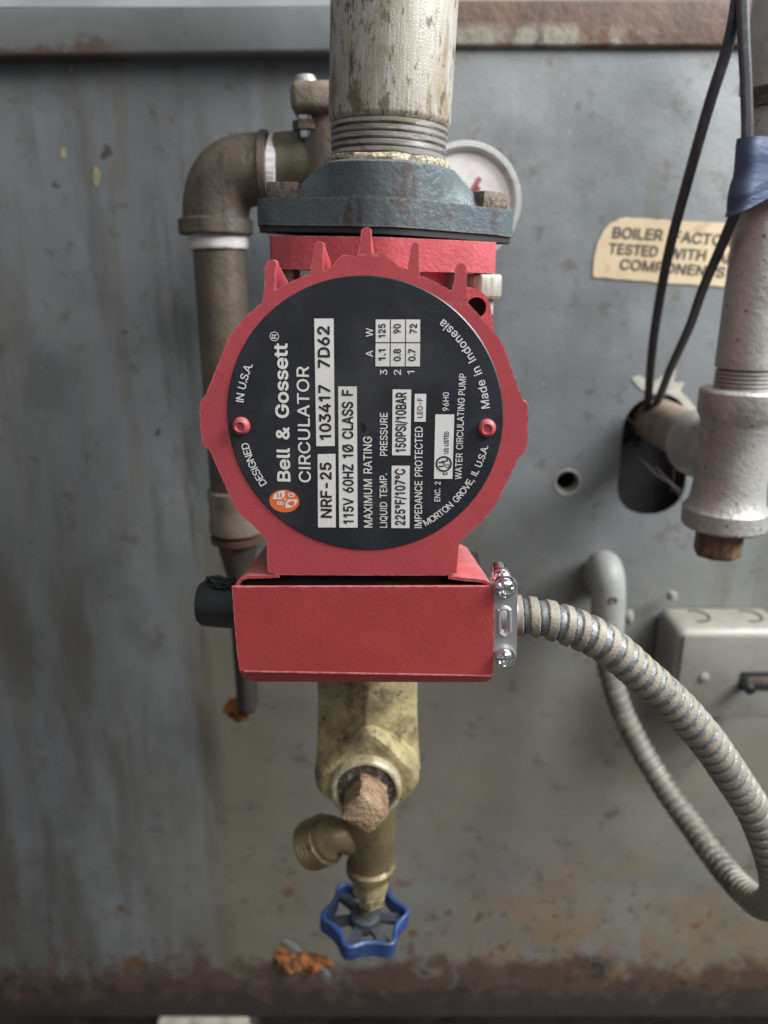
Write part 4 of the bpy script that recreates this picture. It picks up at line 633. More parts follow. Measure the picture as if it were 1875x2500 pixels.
# torn place with orange insulation at the foot of the panel, and a second tuft by the brown pipe
foam = empty('insulation_tuft', T((wx, 0, wz)), 'orange insulation bulging from a tear low in the grey panel', 'insulation')
bm = bmesh.new()
bmesh.ops.create_icosphere(bm, subdivisions=4, radius=1)
for v in bm.verts: v.co = Vector((wx + v.co.x * .024, .002 + v.co.y * .006, wz + v.co.z * .0085 - v.co.x * .009))
jitter(bm, .008, 75, 3); jitter(bm, .005, 240, 5)
obj('foam', bm, m_foam, foam)
for cxp, cyp, w_, h_, tl in ((712, 2310, 24, 8, -.45), (792, 2372, 20, 7, -.85)):
    c = P(cxp, cyp, -.004); s_ = MPP(cyp, 0)
    l = [(math.cos(t) * w_ * s_ * (.8 + .4 * random.random()), math.sin(t) * h_ * s_ * (.7 + .5 * random.random())) for t in [2 * math.pi * k / 11 for k in range(11)]]
    rot = Matrix.Rotation(tl, 2)
    l = [tuple(rot @ Vector(q)) for q in l]
    obj('metal_flake', prism([chaikin(l, 1)], lambda a, b: Vector((c.x + a, c.y - .3 * a, c.z + b)), lambda a, b: Vector((c.x + a, c.y - .3 * a + .0008, c.z + b))), m_foil, foam)
# things at the foot
c0, c1 = P(345, 2484, -.03), P(585, 2470, -.03)
bm = box((c0.x, -.006, -.70), (c1.x, .040, zb - .002), .003, 3); jitter(bm, .003, 60, 2)
tag(obj('concrete_block', bm, m_block), 'pale concrete block under the rusty foot of the boiler', 'block')

# ------------------------------------------------------------------ sticker on the panel
stick = empty('paper_sticker', T(P(1620, 615, 0)), 'yellowed paper sticker on the grey panel reading BOILER FACTORY TESTED', 'sticker')
def zz(a, b): return (1275 + a * .3617, b * .3617)
out = [zz(*q) for q in ((655, 1478), (705, 1468), (1040, 1490), (1300, 1500), (1560, 1515), (1520, 1955), (1390, 1937), (900, 1905), (470, 1868), (485, 1740), (500, 1640), (545, 1560), (600, 1510))]
out2 = []
for i in range(len(out)):
    a, b = Vector(out[i]), Vector(out[(i + 1) % len(out)]); n_ = max(2, int((b - a).length / 12))
    for k in range(n_):
        q = a.lerp(b, k / n_); j_ = 2.6 if q.x < 1520 else 1.0
        out2.append((q.x + random.uniform(-j_, j_), q.y + random.uniform(-j_, j_)))
out = out2
bm = prism([flip2([p2(*q) for q in out])], lambda a, b: Vector((a, -.0006, b)), lambda a, b: Vector((a, .0003, b)))
obj('paper', bm, m_paper, stick, ang=0)
up3 = lambda a, b: Vector((a, -.00085, b))
for s, a, b_, cp in (('BOILER', (605, 1608), (942, 1625), 72), ('FACTORY', (1012, 1632), (1478, 1672), 72), ('TESTED', (578, 1712), (908, 1735), 70),
                     ('WITH', (975, 1745), (1232, 1762), 72), ('ALL', (1300, 1768), (1470, 1792), 72), ('COMPONENTS', (652, 1818), (1358, 1876), 70)):
    bm = text_bm(s, p2(*zz(*a)), p2(*zz(*b_)), cp * .3617 * MPP(610, 0), 9, up3)
    obj('lettering', bm, m_brownink, stick, ang=0, flip=False)

# ------------------------------------------------------------------ brown pipe, elbow, union and gauge close to the panel
YB = -.070
axp = P(543, 737, YB).x
def zB(py): return P(CX, py, YB).z
pipeb = empty('iron_pipe', T((axp, YB, zB(900))), 'dirty brown iron pipe running down the panel behind the red pump', 'pipe')
zend = zB(1735)
bm = lathe([(zB(1290) - zend, .0133), (zB(600) - zend, .0133)], (axp, YB, zend), (0, 0, 1), 36); obj('pipe_body', bm, m_black_iron, pipeb)
bm = lathe([(.0, .0048), (.004, .0064), (zB(1290) - zend - .03, .0072), (zB(1290) - zend - .012, .0110), (zB(1290) - zend, .0112)], (axp, YB, zend), (0, 0, 1), 36); jitter(bm, .0006, 120); obj('lower_length', bm, mat('dark_brown_iron', (.052, .042, .034), .65, .1, layers=[dict(s=70, lo=.42, hi=.62, c=(.030, .024, .020)), dict(s=60, lo=.58, hi=.68, c=(.10, .055, .03))]), pipeb)
bm = lathe([(0, .0145), (.001, .0150), (.0065, .0150), (.0075, .0142)], (axp, YB, zB(608)), (0, 0, 1), 36); jitter(bm, .0004, 300); obj('thread_tape', bm, m_ptfe, pipeb)
zc0, zc1 = zB(1298), zB(1195)
bm = lathe([(0, .0130), (.001, .0152), (.006, .0155), (.009, .0148), (zc1 - zc0 - .008, .0146), (zc1 - zc0 - .006, .0150), (zc1 - zc0, .0150), (zc1 - zc0 + .001, .0133)], (axp, YB, zc0), (0, 0, 1), 36)
obj('coupling', bm, m_tan, pipeb)
bm = lathe([(0, .0125), (.0005, .0150), (.0035, .0150), (.004, .0125)], (axp, YB, zc0 - .0055), (0, 0, 1), 36); obj('rust_ring', bm, mat('rust_ring', RUST, .85), pipeb)
c = Vector((axp - .007, -.066, zend - .001)); bm = bmesh.new(); bmesh.ops.create_icosphere(bm, subdivisions=3, radius=1)
for v in bm.verts: v.co = c + Vector((v.co.x * .006, v.co.y * .007, v.co.z * .009))
jitter(bm, .006, 110, 8); jitter(bm, .003, 320, 2)
tag(obj('insulation_tuft', bm, m_foam), 'small orange insulation tuft at the lower end of the brown pipe', 'insulation')

elb = empty('pipe_elbow', T(P(540, 440, YB)), 'dirty brown cast elbow turning the pipe toward the brass union', 'elbow')
mp = MPP(440, YB)
pe = [P(x, y, YB) for x, y in ((652, 416), (606, 417), (566, 430), (540, 462), (529, 505), (528, 545))]
bm = tube(pe, [.0170, .0168, .0168, .0168, .0166, .0166], 36, n=8); obj('elbow_body', bm, m_black_iron, elb)
c = P(528, 575, YB); ztop = P(528, 533, YB).z
bm = lathe([(0, .0150), (.0002, .0180), (.001, .0186), (ztop - c.z - .001, .0186), (ztop - c.z, .0168)], c, (0, 0, 1), 36); obj('elbow_band', bm, m_black_iron, elb)
c = P(636, 416, YB)
bm = lathe([(0, .0168), (.001, .0182), (.0045, .0182), (.0055, .0150)], c, (1, 0, 0), 36); obj('elbow_band', bm, m_black_iron, elb)
c = P(655, 414, YB)
bm = lathe([(0, .0150), (.0005, .0166), (.0050, .0160), (.0056, .0145)], c, (1, .0, -.12), 36); jitter(bm, .0004, 300); obj('thread_tape', bm, m_ptfe, elb)
c = P(482, 436, YB - .0165)
bm = lathe([(0, .0032), (.001, .0030), (.0012, .0018), (.0004, 0)], c + Vector((.001, .006, 0)), (-.35, -1, 0), 16); obj('casting_mark', bm, m_black_iron, elb)

uni = empty('flow_valve', T(P(760, 380, YB)), 'dusty tan and olive flow valve half hidden behind the thick pipe', 'valve')
c = P(672, 405, YB)
bm = lathe([(0, .0135), (.0, .0150), (.010, .0160), (.012, .0172), (.055, .0172)], c, (1, 0, -.04), 40); obj('union_body', bm, m_olive, uni)
c = P(842, 350, YB)
bm = lathe([(-.028, .020), (-.026, .0235), (.000, .0235), (.008, .0215), (.014, .0205), (.022, .0205)], c, (0, 0, 1), 40); obj('valve_body', bm, m_tan, uni)
a, b_ = P(722, 298, YB), P(860, 222, YB)
bm = box((a.x, YB - .024, a.z), (b_.x, YB + .014, b_.z), .004, 3); obj('bolt_lug', bm, m_tan, uni)
c = P(746, 222, YB - .012)
bm = lathe([(-.012, .0040), (.0, .0040), (.001, .0054), (.004, .0056), (.0062, .0044), (.0068, 0)], c, (0, 0, 1), 20); obj('bolt', bm, m_nut, uni)
c = P(749, 296, YB - .014)
bm = lathe([(-.0075, 0), (-.0072, .0032), (-.004, .0040), (0, .0042), (.012, .0042)], c, (0, 0, 1), 20); obj('bolt', bm, m_chrome, uni)
bm = lathe([(-.0045, .0050), (-.004, .0068), (0, .0068)], c, (0, 0, 1), 6); obj('nut', bm, m_rustbolt, uni)
c = P(893, 120, YB); bm = lathe([(-.05, .0165), (.16, .0165)], c, (0, 0, 1), 36); obj('riser', bm, m_tan, uni)

gau = empty('dial_gauge', T(P(1131, 498, -.05)), 'round dial gauge with grey bezel behind the blue flange', 'gauge')
gc = P(1131, 498, -.062); gr = 139 * MPP(498, -.062)
bm = lathe([(.034, gr * .80), (.004, gr * .97), (.0, gr), (-.003, gr), (-.0045, gr * .975), (-.0045, gr * .90), (-.0035, gr * .86), (-.001, gr * .83)], gc, (0, 1, 0), 64)
obj('bezel', bm, m_bezel, gau)
bm = lathe([(-.0012, gr * .855), (-.0011, 0)], gc, (0, 1, 0), 64); obj('dial_face', bm, m_gface, gau)
for a0, l0 in ((56, .38), (40, .26)):
    a = R(a0); p_ = gc + Vector((math.cos(a) * gr * l0, -.0017, math.sin(a) * gr * l0))
    bm = box(p_ - Vector((.0012, .0002, .0035)), p_ + Vector((.0012, .0002, .0035))); 
    bmesh.ops.rotate(bm, cent=p_, matrix=Matrix.Rotation(R(30), 3, 'Y'), verts=bm.verts); obj('dial_mark', bm, m_gred, gau, ang=0)
bm = lathe([(0, gr * .05), (-.002, gr * .05), (-.003, 0)], gc, (0, 1, 0), 16); obj('needle_hub', bm, m_ink, gau)
c = P(1216, 383, -.035); bm = lathe([(.030, .0022), (0, .0022), (-.002, .0036), (-.005, .0034), (-.006, 0)], c, (.2, 1, 0), 8)
tag(obj('brass_screw', bm, m_olive), 'small brass screw sticking out beside the dial gauge', 'screw')
bm = lathe([(.030, .008), (.060, .008)], gc, (0, 1, 0), 20); obj('stem', bm, m_olive, gau)

# ------------------------------------------------------------------ thick pipe, blue companion flange (leaning a little to the right)
YP = -.16
fz = .0185
fc = P(940, 560, YP)
MF = T((fc.x, YP, fz)) @ Matrix.Rotation(R(2.5), 4, 'Y')
flange = empty('pipe_flange', MF, 'chipped blue grey oval flange joining the thick pipe to the red pump', 'flange')
def slab(l, z0, z1, bv=.001, bm=None):
    b = prism([l], lambda a, b: Vector((a, b, z0)), lambda a, b: Vector((a, b, z1)))
    if bv: bevel(b, bv, 3, 40)
    return join(bm, b)
ov = hull([(0, 0, .0285), (-.0375, 0, .0125), (.0375, 0, .0125)], 16)
bm = slab(ov, .0, .0095, .0012)
# flared hub blending from oval to round
b2 = bmesh.new(); rings = []
def polar(l, f):
    u = Vector((math.cos(f), math.sin(f))); best = 0
    for i in range(len(l)):
        a, c = Vector(l[i]), Vector(l[(i + 1) % len(l)]); e = c - a; den = u.x * e.y - u.y * e.x
        if abs(den) < 1e-12: continue
        t = (a.x * e.y - a.y * e.x) / den; s_ = (a.x * u.y - a.y * u.x) / den
        if t > 0 and -1e-6 <= s_ <= 1.000001: best = max(best, t)
    return best
hb = hull([(0, 0, .0268), (-.0300, 0, .0088), (.0300, 0, .0088)], 16)
for t, k_, r_ in ((.0085, 1, .0272), (.0096, .985, .0270), (.0108, .93, .0268), (.0138, .70, .0268), (.0170, .42, .0268), (.0197, .16, .0268), (.0216, .0, .0268), (.0224, 0, .0258), (.0223, 0, .0225)):
    rings.append([b2.verts.new((math.cos(f) * (polar(hb, f) * k_ + r_ * (1 - k_)), math.sin(f) * (polar(hb, f) * k_ + r_ * (1 - k_)), t)) for f in [2 * math.pi * k / 56 for k in range(56)]])
for i in range(len(rings) - 1):
    for k in range(56): b2.faces.new((rings[i][k], rings[i][(k + 1) % 56], rings[i + 1][(k + 1) % 56], rings[i + 1][k]))
join(bm, b2); jitter(bm, .0003, 150, 4)
obj('flange_body', bm, m_blue, flange, world=False, ang=40)
bm = slab(hull([(0, 0, .0278), (-.0375, 0, .0118), (.0375, 0, .0118)], 16), -.0024, -.0001, .0004); obj('gasket', bm, m_rubber, flange, world=False)
for sx_ in (-1, 1):
    bm = box((sx_ * .0385 - .0064, -.0064, .0093), (sx_ * .0385 + .0064, .0064, .0158), .001, 2)
    bmesh.ops.rotate(bm, cent=(sx_ * .0385, 0, 0), matrix=Matrix.Rotation(R(24 * sx_ + 10), 3, 'Z'), verts=bm.verts)
    b = obj('square_bolt', bm, m_rustbolt, flange, world=False)
bm = lathe([(.0218, .0236), (.0235, .0240), (.0250, .0233)], (0, 0, 0), (0, 0, 1), 60); jitter(bm, .0012, 260, 6); obj('sealant', bm, m_sealant, flange, world=False)

pipe = empty('steel_pipe', MF @ T((0, 0, .0230)), 'thick stained galvanised pipe threaded into the blue flange', 'pipe', None)
prof = []
z = 0
rp = .0231
nth = 6; ptc = .00235
for k in range(nth):
    r0 = rp - .0016 + .0009 * k / nth
    prof += [(k * ptc, r0 - .0010), (k * ptc + ptc * .25, r0), (k * ptc + ptc * .75, r0 + .0001), (k * ptc + ptc * .97, r0 - .0010)]
bm = lathe([(-.004, rp - .003)] + prof + [(nth * ptc, rp - .0009)], (0, 0, 0), (0, 0, 1), 72, wob=lambda t, f: .004 * math.sin(3 * f + t * 900) * (t < .006))
obj('pipe_thread', bm, m_thread, pipe, world=False, ang=50)
bm = lathe([(nth * ptc - .0002, rp - .0012), (nth * ptc + .0010, rp - .0002), (nth * ptc + .002, rp), (.30, rp)], (0, 0, 0), (0, 0, 1), 72)
obj('pipe_body', bm, m_pipe, pipe, world=False)
# ================================================================== the red pump
YF = -.23
MP = T(P(889, 1026, YF)) @ Matrix.Rotation(R(-3), 4, 'Z')
pump = empty('circulator_pump', MP, 'red cast iron circulator pump with round black nameplate, centre of the picture', 'pump')
MPi = MP.inverted()
camL = MPi @ CAM
def L(px, py, yl=0.0):                  # pump space: where that pixel's ray meets the plane y = yl
    d = MPi.to_3x3() @ ray(px, py)
    v = camL + d * ((yl - camL.y) / d.y)
    return (v.x, v.z)
def LL(pts, yl=0.0): return [L(x, y, yl) for x, y in pts]
def F(y): return lambda a, b: Vector((a, y, b))
ring_body = [(487, 1000), (489, 979), (500, 969), (528, 899), (559, 824), (574, 802), (604, 768), (640, 733), (668, 709), (702, 691), (745, 672), (789, 661), (811, 651), (823, 634), (836, 621),
             (876, 618), (906, 619), (940, 619), (952, 631), (967, 644), (996, 656), (1030, 674), (1063, 688), (1098, 701), (1120, 716), (1141, 738), (1180, 780), (1219, 825), (1231, 849), (1254, 914), (1276, 977),
             (1290, 986), (1289, 1040), (1288, 1084), (1281, 1106), (1266, 1118), (1240, 1174), (1211, 1232), (1192, 1257), (1147, 1301), (1121, 1325), (1118, 1360), (1115, 1405),
             (900, 1405), (685, 1404), (653, 1398), (652, 1350), (652, 1322), (623, 1288), (579, 1249), (544, 1173), (512, 1099), (495, 1087), (490, 1050)]
fins = [[(641, 738), (646, 700), (650, 644), (656, 636), (665, 633), (672, 640), (671, 670), (670, 708)],
        [(757, 670), (763, 630), (768, 596), (773, 590), (780, 588), (788, 594), (788, 630), (789, 664)],
        [(874, 626), (880, 590), (883, 562), (888, 556), (895, 553), (903, 558), (905, 590), (908, 626)],
        [(993, 664), (1000, 630), (1004, 600), (1008, 594), (1014, 591), (1021, 597), (1023, 640), (1025, 680)],
        [(1104, 712), (1111, 680), (1115, 653), (1119, 644), (1127, 640), (1136, 648), (1139, 700), (1143, 745)]]
for f in fins:                          # blunt cast ribs
    mx_ = sum(p[0] for p in f) / len(f)
    f[:] = [(mx_ + (x - mx_) * (1.16 if 1 < i < 6 else 1.04), y) for i, (x, y) in enumerate(f)]
# one front outline with the fins spliced in
front = []
spl = {7: (0, 8), 11: (1, 11), 15: (2, 16), 20: (3, 21), 23: (4, 25)}
i = 0
while i < len(ring_body):
    if i in spl:
        k, nx = spl[i]; front += fins[k]; i = max(nx, i + 1)
    else: front.append(ring_body[i]); i += 1
fo = chaikin(LL(front), 1, .13)
bm = prism([fo], F(0), F(.005))
fr = lambda e: all(abs(v.co.y) < 1e-5 for v in e.verts)
bevel(bm, .0011, 3, 40, fr)
b2 = prism([chaikin([(x * .992, z * .992) for x, z in LL(ring_body)], 1, .2)], F(.0045), F(.014)); join(bm, b2)
for k, f in enumerate(fins):            # each fin runs back and dies into the drum
    l = LL(f); base = Vector(((l[0][0] + l[-1][0]) / 2, (l[0][1] + l[-1][1]) / 2)); 
    def bk(a, b, base=base):
        q = base + (Vector((a, b)) - base) * .55
        return Vector((q.x, .027, q.y - .001))
    b2 = prism([chaikin([((x - base.x) * .97 + base.x, (z - base.y) * .985 + base.y) for x, z in l], 1, .2)], F(.004), bk); bevel(b2, .0005, 2, 50); join(bm, b2)
obj('motor_face', bm, m_red, pump, world=False, ang=42)
bm = lathe([(.013, .0470), (.0145, .0475), (.052, .0475), (.055, .045)], (0, 0, -.001), (0, 1, 0), 64); obj('motor_drum', bm, m_redworn, pump, world=False)
# nameplate
RL = 336 * (L(889 + 336, 1026)[0] - L(889 - 336, 1026)[0]) / 672
plate = obj('nameplate', lathe([(.0006, RL), (-.00015, RL), (-.0004, RL - .0003), (-.0004, 0)], (0, 0, 0), (0, 1, 0), 128), m_label, pump, world=False)
WM[plate] = WM[pump].copy()
def rec(p): return [L(*q) for q in p]
cells = [[(776, 1108), (819.5, 1107), (820.5, 1286.5), (777, 1286.5)], [(767.7, 777.5), (815, 777.5), (817.8, 1088), (772.8, 1088.5)],
         [(826, 943), (871.5, 943), (873.5, 1287), (828.6, 1287)], [(956.5, 1136), (1000.5, 1136), (1000, 1288), (955.5, 1288)],
         [(958.7, 950), (1004, 950.5), (1002, 1111), (957.3, 1110.5)], [(1012.7, 961), (1040.8, 961), (1039.3, 1029), (1011.5, 1028.7)],
         [(1062.8, 1011), (1109, 1011), (1104.3, 1168), (1059.3, 1168)]]
for c in range(3):
    xa = 917.5 + c * 37; xb = xa + 34.5
    cells += [[(xa, 779.8), (xb, 779.8), (xb - .3, 835), (xa - .2, 835)], [(xa - .2, 838), (xb - .3, 838), (xb - .8, 894), (xa - .8, 894)]]
for c in cells:
    obj('print_box', prism([rec(c)[::-1]], F(-.00052), None), m_white, plate, world=False, ang=0)
t1, t2 = F(-.00056), F(-.00064)
mm = MPP(1026, YF)
lines = [('Bell & Gossett', (710, 1175), (702.5, 838), 33.5, 11, 0), ('CIRCULATOR', (759.5, 1177), (754.5, 894), 30, 3, 0),
         ('NRF-25', (811.5, 1263), (810, 1128), 29, 9, 1), ('103417', (810, 1073), (807, 939), 29, 9, 1), ('7D62', (806.5, 898), (805.5, 796), 29, 9, 1),
         ('115V 60HZ 1Ø CLASS F', (864.5, 1278), (862.5, 951), 27, 9, 1), ('MAXIMUM RATING', (909.5, 1287), (908, 1065), 21.5, 6, 0),
         ('LIQUID TEMP.', (945.5, 1287), (945, 1155), 18.5, 5, 0), ('PRESSURE', (946, 1112), (946.5, 1007), 18.5, 5, 0),
         ('225°F/107°C', (990, 1281), (990, 1143), 26, 8, 1), ('150PSI/10BAR', (991.5, 1103), (993, 957), 26, 8, 1),
         ('IMPEDANCE PROTECTED', (1030, 1288), (1032, 1041), 19, 5, 0), ('LEO-F', (1032, 1019), (1033, 970.5), 13, 6, 1),
         ('ENC. 2', (1074.5, 1223), (1075.5, 1175), 14.5, 5, 0), ('96H0', (1095, 1002.5), (1096, 957), 14.5, 5, 0),
         ('WATER CIRCULATING', (1126.5, 1169.5), (1134.5, 971), 16.5, 5, 0), ('PUMP', (1135.3, 964), (1138, 912), 16.5, 5, 0),
         ('A', (911, 871), (911, 855), 17, 5, 0), ('W', (911, 822), (911, 801), 17, 5, 0),
         ('125', (942, 824), (942, 790), 17, 8, 1), ('90', (979, 813.5), (979, 790.5), 17, 8, 1), ('72', (1018.5, 813.5), (1018.5, 790), 17, 8, 1),
         ('1.1', (942, 880), (942, 852), 17, 8, 1), ('0.8', (979, 881), (979, 851), 17, 8, 1), ('0.7', (1015, 881), (1015, 851), 17, 8, 1),
         ('3', (945.5, 915), (945.5, 902), 17, 5, 0), ('2', (979, 915), (979, 902), 17, 5, 0), ('1', (1012, 913), (1012, 905), 17, 5, 0),
         ('c', (1093, 1158.5), (1093.2, 1151.5), 12, 8, 1), ('US LISTED', (1095, 1106), (1095.8, 1052.5), 11, 9, 1),
         ('U', (1086, 1138.5), (1086, 1126), 15.5, 12, 1), ('L', (1093, 1126), (1093, 1118.5), 15.5, 12, 1)]
for s, a, b_, cp, bold, ink in lines:
    if s == 'c': cp *= 1.3
    obj('lettering', text_bm(s, L(*a), L(*b_), cp * mm, bold, t2 if ink else t1), m_ink if ink else m_white, plate, world=False, ang=0, flip=False)
cl = (0, 0)
for s, r, a0, a1, cp, inward, st in (('DESIGNED', 293, 180 + 31.8, 180 + 12.8, 19.5, False, 1.0), ('IN U.S.A.', 296, 180 - 8.3, 180 - 25.9, 19.5, False, 1.0),
                                     ('MORTON GROVE, IL U.S.A.', 309, -58.5, -11.6, 16.8, True, 1.0), ('Made in Indonesia', 304, 8.2, 51.0, 20.0, True, 1.0)):
    obj('lettering', arc_bm(s, cl, r * mm * RL / (336 * mm), R(a0), R(a1), cp * mm, 5, t1, inward, st), m_white, plate, world=False, ang=0, flip=False)
def ring2(px, py, r0, r1, y, n=32): return prism([circle(*L(px, py), r0 * mm, n), circle(*L(px, py), r1 * mm, n)[::-1]], F(y), None)
obj('registered_mark', ring2(670.5, 821, 11, 9.4, -.00056), m_white, plate, world=False, ang=0)
obj('lettering', text_bm('R', L(676, 827), L(676, 815.5), 11.5 * mm, 3, t1), m_white, plate, world=False, ang=0, flip=False)
obj('listing_ring', ring2(1083.5, 1131.5, 20, 16, -.00064), m_ink, plate, world=False, ang=0)
obj('listing_ring', ring2(1092.5, 1136.5, 5, 3.2, -.00064, 16), m_ink, plate, world=False, ang=0)
# round orange emblem: two white quarters, letters B and G, bars and a drop
ex, ey = 694.8, 1222.5
obj('emblem', prism([circle(*L(ex, ey), 38.2 * mm, 48, 29.8 * mm)], F(-.00054), None), m_orange, plate, world=False, ang=0)
cx, cy = 697, 1218
def quarter(a0, rx, rz):
    c = L(cx, cy); g = 1.2 * mm
    pts = [c] + [(c[0] + math.cos(R(a0 + 90 * k / 12)) * rx * mm, c[1] + math.sin(R(a0 + 90 * k / 12)) * rz * mm) for k in range(13)]
    return pts
bm = prism([quarter(90, 31.5, 23)], F(-.00058), None); prism([quarter(270, 31.5, 23)], F(-.00058), None, bm)
obj('emblem_quarter', bm, m_white, plate, world=False, ang=0)
bm = ring2(696.8, 1218, 7.2, 5.4, -.00066, 20); prism([circle(*L(696.8, 1218), 5.4 * mm, 20)], F(-.00063), None, bm)
obj('emblem_ring', bm, [m_orange], plate, world=False, ang=0)
obj('lettering', text_bm('&', L(699.8, 1221.5), L(699.8, 1214), 6.5 * mm, 4, F(-.00068)), m_white, plate, world=False, ang=0, flip=False)
bm = text_bm('B', L(693.5, 1231.5), L(693.5, 1222.5), 17 * mm, 12, F(-.00060)); text_bm('G', L(720, 1213), L(720, 1202), 17 * mm, 9, F(-.00060), bm)
obj('lettering', bm, m_white, plate, world=False, ang=0, flip=False)
bm = bmesh.new()
for x in (679.5, 687): prism([rec([(x - 1.7, 1202.5), (x + 1.7, 1202.5), (x + 1.7, 1213.5), (x - 1.7, 1213.5)])[::-1]], F(-.00062), None, bm)
obj('emblem_bar', bm, m_orange, plate, world=False, ang=0)
obj('emblem_drop', prism([rec([(701.5, 1227), (708, 1224), (712, 1221.5), (717, 1222), (720.5, 1226), (719, 1231), (714, 1233.5), (708, 1231.5)])[::-1]], F(-.00062), None), m_orange, plate, world=False, ang=0)
# nick in the plate
obj('nick', prism([chaikin(rec([(882, 1030), (888, 1031), (893, 1041), (894, 1052), (889, 1055), (884, 1044)])[::-1], 1)], F(-.00052), None), m_tape, plate, world=False, ang=0)
for px, py in ((590, 1039), (1188, 1044)):
    c = L(px, py); r = 22.3 * mm
    bm = lathe([(.0, r), (-.0008, r * 1.0), (-.0018, r * .93), (-.0024, r * .78), (-.0026, r * .55), (-.0020, r * .46), (-.0019, 0)], (c[0], 0, c[1]), (0, 1, 0), 40)
    obj('rivet', bm, m_red, pump, world=False, ang=50)

# volute behind the motor, its top flange, neck, ear and flange nuts
yv = .070
bm = lathe([(.048, .040), (.052, .049), (.060, .0515), (.085, .0515), (.092, .045), (.094, 0)], (0, 0, -.004), (0, 1, 0), 64); obj('volute', bm, m_redworn, pump, world=False)
fxl, fxr = L(643, 620, .043)[0], L(1218, 630, .043)[0]
ztl, zbl = L(930, 580, .045)[1], L(930, 661, .043)[1]
w_ = (fxr - fxl) / 2; xc = (fxl + fxr) / 2
bm = prism([hull([(xc, yv, .029), (xc - w_ + .010, yv - .018, .003), (xc + w_ - .010, yv - .018, .003), (xc - w_ + .003, yv - .014, .003), (xc + w_ - .003, yv - .014, .003), (xc - w_ + .010, yv + .012, .008), (xc + w_ - .010, yv + .012, .008)], 10)],
           lambda a, b: Vector((a, b, zbl - .018 * (a - xc))), lambda a, b: Vector((a, b, ztl - .030 * (a - xc))))
bevel(bm, .0012, 3, 40); obj('volute_flange', bm, m_redworn, pump, world=False)
bm = lathe([(-.030, .030), (-.012, .0275), (.004, .0285)], (xc, yv, zbl), (0, 0, 1), 48); obj('volute_neck', bm, m_redworn, pump, world=False)
lug_y = .040
ol = LL([(1100, 720), (1120, 705), (1150, 701), (1170, 708), (1187, 722), (1197, 745), (1203, 780), (1206, 812), (1208, 860), (1150, 880), (1090, 800)], lug_y)
hc = L(1163, 751, lug_y)
bm = prism([chaikin(ol, 1), circle(hc[0], hc[1], .0037, 28)[::-1]], F(lug_y), F(lug_y + .014)); bevel(bm, .0006, 2, 50, lambda e: all(abs(v.co.y - lug_y) < 1e-5 for v in e.verts))
obj('mounting_ear', bm, m_redworn, pump, world=False)
bm = lathe([(lug_y + .006, .0037), (lug_y + .0061, .0028), (lug_y + .009, .0026), (lug_y + .0091, 0)], (hc[0], 0, hc[1]), (0, 1, 0), 24); obj('socket_screw', bm, m_dark, pump, world=False)
for (pa, pb, py0, py1, yy) in ((1148, 1222, 669, 729, .050), (632, 724, 655, 712, .055)):
    xa, z1 = L(pa, py0, yy); xb, z0 = L(pb, py1, yy)
    bm = lathe([(0, .0066), (.0006, .0076), (z1 - z0 - .0008, .0076), (z1 - z0, .0068)], ((xa + xb) / 2, yy + .008, z0), (0, 0, 1), 6, rot=.35); bevel(bm, .0004, 2, 40)
    b2 = lathe([(-.006, .0040), (.02, .0040)], ((xa + xb) / 2, yy + .008, z0), (0, 0, 1), 20); join(bm, b2)
    obj('flange_nut', bm, m_nut, pump, world=False)
# terminal box: cover, folded upper sheet with two lips, dark inside
yc = -.006
co = LL([(566, 1433), (1207, 1432), (1206, 1530), (1205, 1600), (1204, 1646), (1198, 1664), (1188, 1671), (1176, 1673), (620, 1679), (604, 1676), (594, 1667), (587, 1650), (580, 1607), (572, 1520)], yc)
zt_ = co[0][1]
bm = prism([co[::-1]], F(yc), F(yc + .0012))
bevel(bm, .0004, 2, 40, lambda e: all(abs(v.co.y - yc) < 1e-5 for v in e.verts))
zr_ = L(900, 1645, yc)[1]
obj_cover = None
# box body behind the cover plate: front face folds back below the ridge
mid = [(x, z) for x, z in co]
cmx = sum(p[0] for p in mid) / len(mid)
body = [((x - cmx) * .985 + cmx, min(z, zt_ - .0105)) for x, z in co]
b2 = prism([body[::-1]], F(yc + .001), F(.040)); join(bm, b2)
bmesh.ops.bisect_plane(bm, geom=bm.verts[:] + bm.edges[:] + bm.faces[:], plane_co=(0, 0, zr_), plane_no=(0, 0, 1))
xl, xr = co[12][0], co[4][0]
